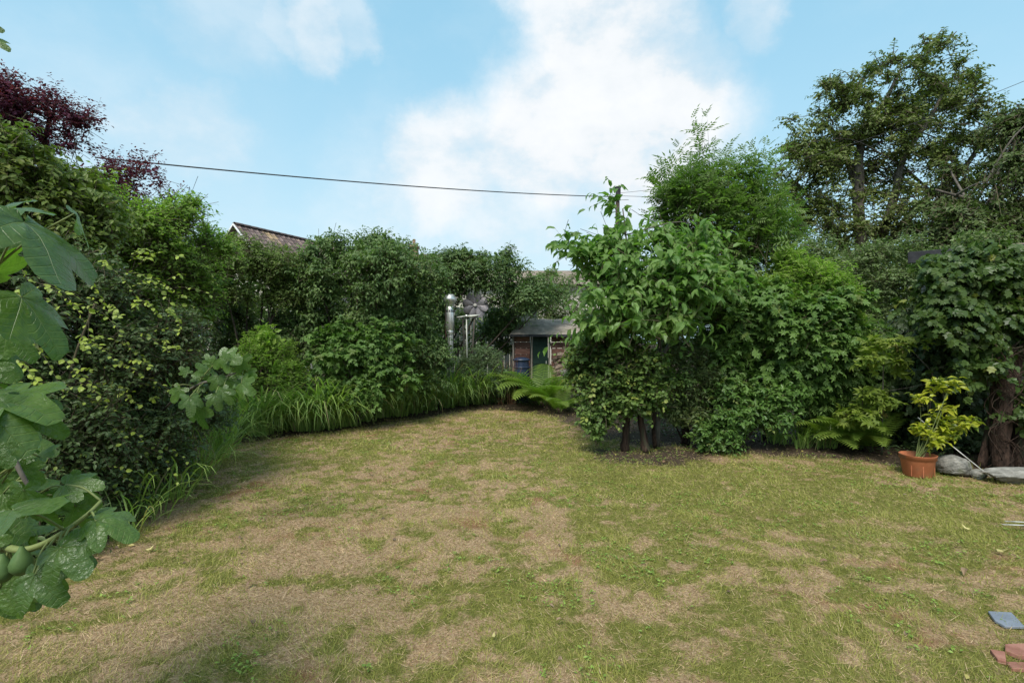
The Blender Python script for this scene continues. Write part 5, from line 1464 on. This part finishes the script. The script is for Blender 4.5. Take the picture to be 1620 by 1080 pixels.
slab('slate_piece', 'broken blue-grey slate lying in the grass near the right edge', ccw([(1563, 969), (1600, 971), (1622, 994), (1590, 993), (1574, 984)]), .012, .014, 'slate', 'slate', 0)
slab('tile_shard', 'larger pinkish broken tile shard at the bottom right corner', ccw([(1590, 1026), (1640, 1024), (1650, 1044), (1612, 1045), (1590, 1036)]), .026, .02, 'brickpink', 'tile', 0)
slab('tile_shard', 'small angular pink tile shard left of the larger shard', ccw([(1566, 1032), (1590, 1036), (1592, 1052), (1578, 1048)]), .02, .02, 'brickpink', 'tile', 0)
slab('tile_shard', 'pink tile shard peeking out below the larger shard', ccw([(1592, 1050), (1660, 1052), (1660, 1064), (1600, 1061)]), .014, .018, 'brickpink', 'tile', 0)


def fallen_leaves():
    tp = T_LEAF['oval']; ms = [np_mesh('fallen_leaf', tp[0] * np.array([1, 1, 2.4]), np.concatenate([np.array(f) for f in tp[1]]), [len(f) for f in tp[1]], {'rnd': np.full(7, i / 5), 'yng': np.full(7, y)}, M['straw']) for i in range(5) for y in (0, .8)]
    L = [(1310, 894, .055, 'curled brown leaf lying alone on the green right part of the lawn'), (1576, 874, .09, 'large buff dead leaf on bare soil near the right edge'), (1528, 906, .075, 'pale dead leaf below the large buff leaf'), (1536, 842, .06, 'thin pale leaf scrap above the large buff leaf'),
         (588, 753, .07, 'dark curled leaf on the lawn before the strap-leaved border'), (780, 1016, .03, 'tiny pale leaf at the bottom centre of the lawn'), (880, 990, .05, 'tan leaf on the worn patch at lower centre'), (1125, 738, .08, 'buff leaf on the soil right of the hornbeam'), (1048, 735, .09, 'orange-brown leaf at the hornbeam foot'),
         (925, 706, .07, 'small pale leaf on the soil left of the hornbeam'), (400, 925, .05, 'brown leaf on the left of the lawn'), (240, 820, .05, 'yellow leaf under the big fig leaves'), (188, 870, .04, 'yellow leaf beside the lowest fig leaf'), (230, 875, .05, 'yellowish leaf right of the lowest fig leaf')]
    for i, (px, py, s, lab) in enumerate(L):
        g = G(px, py); o = bpy.data.objects.new('fallen_leaf', ms[(i * 3 + (9 if 'yellow' in lab else 0)) % 10 if 'yellow' not in lab else 5]); COL.objects.link(o)
        o.location = (g[0], g[1], .03); o.scale = (s,) * 3; o.rotation_euler = (random.uniform(-.2, .2) + (3.1 if i % 2 else 0), random.uniform(-.15, .15), random.uniform(0, 6)); o['label'] = lab; o['category'] = 'leaf'; o['group'] = 'single fallen leaves on the lawn'
        # long straws lying in the lawn
    n = 7000; x = rng.uniform(-5, 7, n); y = 1.8 + 6.5 * rng.random(n) ** 1.5; ok = lawn_dist(x, y) > 0; x, y = x[ok], y[ok]; n = len(x)
    th = rng.uniform(0, 6.28, n); D = np.stack([np.cos(th), np.sin(th), rng.uniform(-.05, .22, n)], 1); Ls = rng.uniform(.04, .11, n)[:, None]
    P = np.stack([x, y, gz(x, y) + .012], 1); sd = np.stack([-np.sin(th), np.cos(th), np.zeros(n)], 1) * .0013
    V = np.stack([P - sd, P + sd, P + D * Ls], 1).reshape(-1, 3)
    o = link('loose_straw', np_mesh('loose_straw', V, np.arange(3 * n), np.full(n, 3), {'rnd': np.repeat(rng.random(n), 3), 'yng': np.ones(3 * n)}, M['grass']), kind='stuff'); o['label'] = 'loose bleached straws strewn over the lawn'; o['category'] = 'straw'
    # fine litter under the shrubs: uncountable
    n = 22000; x = rng.uniform(-6, 8, n); y = rng.uniform(2.0, 12, n); pb = bare(x, y)
    ok = (rng.random(n) < pb * .8 + .012) & (lawn_dist(x, y) > -.6); x, y = x[ok], y[ok]; n = len(x)
    th = rng.uniform(0, 6.28, n); lv = Leaves()
    lv.add(np.stack([x, y, gz(x, y) + .012], 1), np.stack([np.cos(th), np.sin(th), rng.normal(0, .25, n)], 1), nrm(np.stack([rng.normal(0, .35, n), rng.normal(0, .35, n), np.ones(n)], 1)), rng.uniform(.015, .05, n), rng.random(n) ** 1.5, (rng.random(n) < .12) * 1.0)
    o = link('leaf_litter', lv.mesh('leaf_litter', T_LEAF['diamond'], M['litter']), kind='stuff'); o['label'] = 'scattered dead leaves and bits under the shrubs'; o['category'] = 'leaf litter'
    # creeping ground cover in the beds behind the lawn edge
    n = 60000; x = rng.uniform(-7, 9, n); y = rng.uniform(3, 14, n); ok = (lawn_dist(x, y) < -.35) & (vnoise(x * 2, y * 2, 70) + rng.random(n) * .3 > .45); x, y = x[ok], y[ok]; n = len(x)
    th = rng.uniform(0, 6.28, n); lv = Leaves()
    lv.add(np.stack([x, y, gz(x, y) + rng.uniform(.02, .16, n)], 1), np.stack([np.cos(th), np.sin(th), rng.normal(0, .3, n)], 1), nrm(np.stack([rng.normal(0, .4, n), rng.normal(0, .4, n), np.ones(n)], 1)), rng.uniform(.04, .075, n), rng.random(n), np.zeros(n))
    o = link('ground_cover', lv.mesh('ground_cover', T_LEAF['diamond'], M['ivydark']), kind='stuff'); o['label'] = 'low creeping leaves covering the soil of the beds'; o['category'] = 'ground cover'
    # small broad weeds in the lawn
    n = 14000; x = rng.uniform(-6, 7, n); y = rng.uniform(1.9, 8, n)
    ok = (lawn_dist(x, y) > .05) & (rng.random(n) < np.clip(1.1 - dryness(x, y) * 1.3, .03, 1)) & (vnoise(x * 3, y * 3, 60) > .52); x, y = x[ok], y[ok]
    k = 4; x = np.repeat(x, k) + rng.normal(0, .012, len(x) * k); y = np.repeat(y, k) + rng.normal(0, .012, len(y) * k); n = len(x); th = rng.uniform(0, 6.28, n); lv = Leaves()
    lv.add(np.stack([x, y, gz(x, y) + rng.uniform(.008, .022, n)], 1), np.stack([np.cos(th), np.sin(th), rng.uniform(0, .5, n)], 1), nrm(np.stack([rng.normal(0, .3, n), rng.normal(0, .3, n), np.ones(n)], 1)), rng.uniform(.012, .026, n), rng.random(n), np.zeros(n))
    o = link('lawn_weeds', lv.mesh('lawn_weeds', T_LEAF['diamond'], M['weed']), kind='stuff'); o['label'] = 'small broad-leaved weeds scattered through the green lawn patches'; o['category'] = 'weeds'


M['litter'] = leaf_mat('litter', (.08, .05, .032), (.3, .2, .13), (.42, .34, .1), transl=.1, warm=False)
M['weed'] = leaf_mat('weed_leaf', (.06, .12, .03), (.12, .2, .06), (.2, .25, .08))
fallen_leaves()
for i, (a, bb, lab) in enumerate([((1590, 824), (1640, 827), 'long pale fallen blade at the right lawn edge, upper one'), ((1586, 829), (1640, 831), 'long pale fallen blade at the right lawn edge, lower one')]):
    P = np.array([G(*a, .02), G((a[0] + bb[0]) / 2, a[1] + 1, .05), G(*bb, .02)]); c = spline(P, 5); m = MB()
    n = len(c); V = np.concatenate([c + np.array([0, .012, 0]), c - np.array([0, .012, 0])]); m.add(V, [(i_, i_ + 1, i_ + 1 + n, i_ + n)[::-1] for i_ in range(n - 1)]); o = m.obj('fallen_reed', M['barge']); o['label'] = lab; o['category'] = 'leaf'

print('TRIS leaves', TRIS[0])
